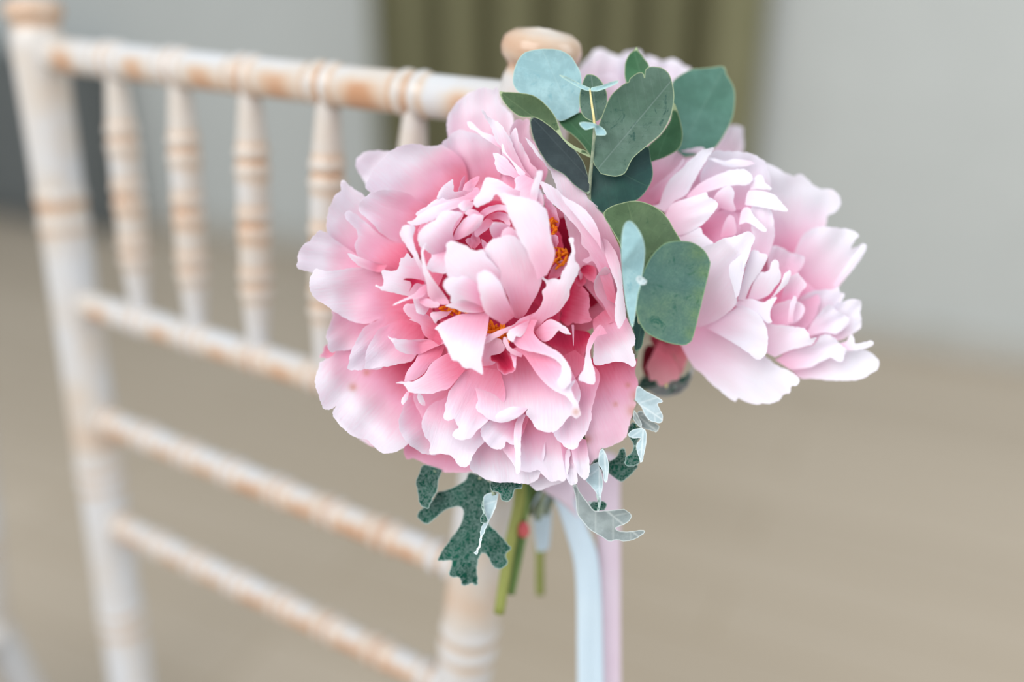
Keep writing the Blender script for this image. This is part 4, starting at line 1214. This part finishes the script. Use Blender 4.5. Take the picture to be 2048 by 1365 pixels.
dusty('narrow silver folded leaf with a curled tip in front of the green stems', [
 ('997,988 982,986 968,993 967,1013 974,1040 966,1049 961,1062 958,1090 948,1106 955,1111 956,1102 962,1090 966,1070 978,1045 992,1015', .406, 2, -3, M_DM_SILVER, dict(axis=(958, 1100), h=4)),
 ('968,996 964,1005 963,1015 966,1026 961,1036 962,1046 971,1048 976,1042 970,1028 968,1012', .405, 0, -1, M_DM_DARK, dict(h=3))],
      W(985, 975, .412), [W(988, 990, .408), W(985, 950, .42), W(1020, 940, .455)])
dusty('silver grey forked leaf curving out over the blue and pink ribbons', [
 ('1153,970 1146,972 1151,995 1154,1026 1164,1042 1178,1058 1196,1070 1219,1083 1233,1080 1247,1083 1266,1081 1281,1073 1290,1064 1288,1061 1277,1061 1256,1064 1238,1063 1231,1058 1236,1054 1247,1051 1259,1042 1263,1033 1259,1025 1247,1019 1233,1020 1211,1022 1189,1022 1174,1004 1159,984', .403, 6, -3, M_DM_GREY, dict(axis=(1270, 1068), jag=.4))],
      W(1148, 955, .42), [W(1150, 975, .41), W(1140, 940, .425), W(1100, 950, .46)])
dusty('silver hanging leaf with a dark curled end above the forked leaf', [
 ('1195,925 1180,932 1177,950 1171,960 1181,972 1193,988 1196,1005 1198,1022 1202,1006 1202,994 1206,969 1203,948', .406, 2, -3, M_DM_SILVER, dict(axis=(1199, 1018), jag=.3)),
 ('1189,1023 1177,1005 1192,1004 1206,1003 1214,1010 1209,1021', .409, 0, -1, M_DM_DARK, dict(h=4)),
 ('1191,987 1194,998 1196,1010 1194,1023 1198,1023 1200,1006 1197,995', .4045, 0, -1, M_DM_DARK, dict(h=3, jag=0))],
      W(1188, 915, .415), [W(1188, 935, .409), W(1180, 900, .425), W(1110, 945, .46)])
dusty('pale silver blade hanging straight down beside the dark lobed leaf', [
 ('1206,898 1199,904 1197,929 1205,941 1208,962 1214,965 1217,944 1217,926 1212,908', .404, 1, -2, M_DM_SILVER, dict(jag=.3, h=4)),
 ('1200,915 1186,924 1190,930 1203,942 1206,955 1210,948 1204,930', .408, 1, 0, M_DM_DARK, dict(h=4))],
      W(1203, 885, .412), [W(1205, 903, .406), W(1195, 880, .425), W(1112, 945, .46)])
dusty('dark green pointed lobe at the outer right of the silver blade', [
 ('1217,947 1217,926 1232,915 1241,898 1247,896 1252,900 1252,913 1262,922 1276,932 1275,938 1262,949 1245,964 1234,960', .412, 2, 0, M_DM_DARK, dict(axis=(1262, 935)))],
      W(1210, 930, .42), [W(1222, 935, .415), W(1205, 925, .43), W(1112, 950, .461)])
dusty('curly leaf rolling from dark green face to silver back beside the large peony', [
 ('1281,854 1266,845 1258,855 1256,871 1266,888 1264,905 1253,913 1249,926 1254,933 1264,934 1274,931 1280,923 1279,912 1273,896 1276,882 1281,877', .408, 2, -2, M_DM_DARK, dict(axis=(1262, 930), h=4)),
 ('1283,856 1270,859 1262,862 1256,871 1266,877 1281,877 1274,888 1273,898 1281,926 1285,924 1289,905 1292,890 1293,868 1290,860', .4045, 0, -2, M_DM_SILVER, dict(axis=(1282, 920), h=4, jag=.3))],
      W(1270, 840, .42), [W(1276, 852, .41), W(1262, 835, .425), W(1180, 880, .45), W(1112, 952, .461)])
dusty('broad silver leaf with toothed tip at the right rim of the large peony', [
 ('1270,800 1275,773 1292,783 1307,790 1324,800 1324,806 1315,809 1325,830 1325,843 1318,847 1300,842 1290,830 1283,815', .4075, 2, -3, M_DM_SILVER, dict(axis=(1322, 838), h=5, jag=.4)),
 ('1275,825 1283,822 1292,832 1300,843 1311,846 1317,854 1311,864 1296,860 1283,854 1276,840', .4095, 1, -1, M_DM_GREY, dict(axis=(1310, 860), h=4)),
 ('1268,820 1275,830 1282,845 1283,856 1274,850 1266,838', .407, 0, -1, M_DM_GREY, dict(h=4))],
      W(1262, 795, .42), [W(1273, 800, .411), W(1255, 820, .43), W(1180, 880, .45), W(1110, 952, .46)])
dusty('dark and silver cupped leaf behind the dusky bud', [
 ('1312,762 1302,758 1287,753 1275,773 1284,778 1300,777 1318,772', .452, 0, 2, M_DM_DARK, dict(axis=(1280, 772), h=4)),
 ('1290,778 1312,768 1333,768 1345,762 1357,760 1370,762 1380,745 1387,729 1387,745 1377,772 1360,787 1333,794 1312,793', .456, 2, -2, M_DM_GREY, dict(axis=(1383, 740))),
 ('1352,758 1372,750 1384,735 1378,755 1368,768 1358,768', .449, 0, -1, M_DM_DARK, dict(h=4)),
 ('1330,792 1340,778 1352,770 1350,780 1340,788', .452, 0, -1, M_DM_DARK, dict(h=4))],
      W(1290, 770, .46), [W(1292, 775, .455), W(1240, 840, .46), W(1105, 955, .463)])

# red node on the stems
nd = empty('berry_bud', W(1047, 1078, .468), 'small red bud among the green stems', 'bud')
ve, fa = [], []
R_, S_ = 10, 12
for i in range(R_ + 1):
    th = math.pi * i / R_
    for k in range(S_):
        a = 2 * math.pi * k / S_
        ve.append(W(1047, 1062, .462) + Vector((0.0028 * math.sin(th) * math.cos(a), 0.0028 * math.sin(th) * math.sin(a), 0.0042 * math.cos(th) * (1 + .15 * math.cos(th)))))
for i in range(R_):
    for k in range(S_):
        fa.append((i * S_ + k, i * S_ + (k + 1) % S_, (i + 1) * S_ + (k + 1) % S_, (i + 1) * S_ + k))
link_mesh('bud_body', ve, fa, M_NODE, nd)
tube('stem', [W(1049, 1040, .463), W(1053, 1000, .464), W(1050, 965, .464)], [.0012, .0014, .0014], M_STEM_DK, nd)


# ------------------------------------------------------------------ ribbons
def ribbon(name, rows, mat, parent=None, thick=0.0004):
    """rows: (left px, left depth, right px, right depth) along the ribbon"""
    L = catmull([tuple(W(a[0], a[1], a[2])) for a, b in rows], 10)
    R = catmull([tuple(W(b[0], b[1], b[2])) for a, b in rows], 10)
    n = 7
    ve, fa = [], []
    for i, (p, q) in enumerate(zip(L, R)):
        p, q = Vector(p), Vector(q)
        for k in range(n):
            t = k / (n - 1)
            ve.append(p.lerp(q, t) + Vector((0, 0.0006 * math.sin(t * 6.3 + i * 0.06), 0)))
    for i in range(len(L) - 1):
        for k in range(n - 1):
            a = i * n + k
            fa.append((a, a + 1, a + n + 1, a + n))
    o = link_mesh(name, ve, fa, mat, parent)
    so = o.modifiers.new('thickness', 'SOLIDIFY')
    so.thickness = thick
    so.offset = 0
    return o


rb = empty('ribbon', W(1120, 1000, .47), 'pale blue satin ribbon with one long tail hanging down', 'ribbon', 'ribbons tying the bouquet')
ribbon('tail', [((1085, 960, .466), (1125, 945, .470)), ((1112, 1010, .468), (1148, 990, .472)), ((1132, 1070, .470), (1172, 1050, .474)),
                ((1148, 1130, .472), (1195, 1110, .476)), ((1153, 1200, .474), (1203, 1190, .478)), ((1154, 1290, .478), (1206, 1285, .482)),
                ((1155, 1400, .484), (1208, 1400, .487)), ((1157, 1600, .496), (1212, 1600, .499))], M_RIB_BLUE, rb)
ribbon('loop', [((1062, 950, .478), (1104, 945, .482)), ((1064, 1010, .480), (1104, 1005, .484)), ((1068, 1060, .482), (1102, 1056, .486)),
                ((1074, 1105, .484), (1098, 1100, .487))], M_RIB_BLUE, rb)
rp = empty('ribbon', W(1190, 960, .478), 'blush pink satin ribbon with a wide tail hanging behind the blue one', 'ribbon', 'ribbons tying the bouquet')
ribbon('tail', [((1075, 955, .474), (1140, 925, .478)), ((1120, 985, .478), (1195, 905, .482)), ((1150, 1020, .482), (1236, 920, .486)), ((1190, 1060, .484), (1240, 1000, .488)),
                ((1195, 1140, .486), (1241, 1120, .489)), ((1196, 1250, .489), (1241, 1240, .492)),
                ((1197, 1400, .494), (1242, 1400, .497)), ((1198, 1600, .506), (1245, 1600, .509))], M_RIB_PINK, rp)
ribbon('bow_fold', [((1066, 950, .466), (1150, 935, .466)), ((1074, 972, .462), (1152, 980, .463)), ((1096, 990, .461), (1148, 1010, .462)), ((1126, 1004, .464), (1158, 1040, .465))], M_RIB_PINK, rp)
# the band that ties the stems to the chair post
bd = empty('ribbon_band', W(1000, 935, .49), 'pale ribbon band wound round the stems and the chair post', 'ribbon')
HB = 0.150
c0 = chair_pt(1, HB)
c1 = W(1003, 800, .450)
c1.z = c0.z
dv = (c1 - c0)
dl = dv.length
du = dv.normalized()
dp_ = Vector((-du.y, du.x, 0))
ring = []
for k in range(40):
    a = 2 * math.pi * k / 40
    rr = 0.0172
    cx = c0 if math.cos(a) < 0 else c1
    r2 = rr if math.cos(a) < 0 else 0.013
    ring.append(cx + du * math.cos(a) * r2 + dp_ * math.sin(a) * r2)
ve, fa = [], []
for j in range(6):
    for p in ring: ve.append(p + Vector((0, 0, 0.012 * (j / 5 - 0.5))))
for j in range(5):
    for k in range(40):
        fa.append((j * 40 + k, j * 40 + (k + 1) % 40, (j + 1) * 40 + (k + 1) % 40, (j + 1) * 40 + k))
o = link_mesh('band', ve, fa, M_RIB_BLUE, bd)
so = o.modifiers.new('thickness', 'SOLIDIFY')
so.thickness = 0.0006
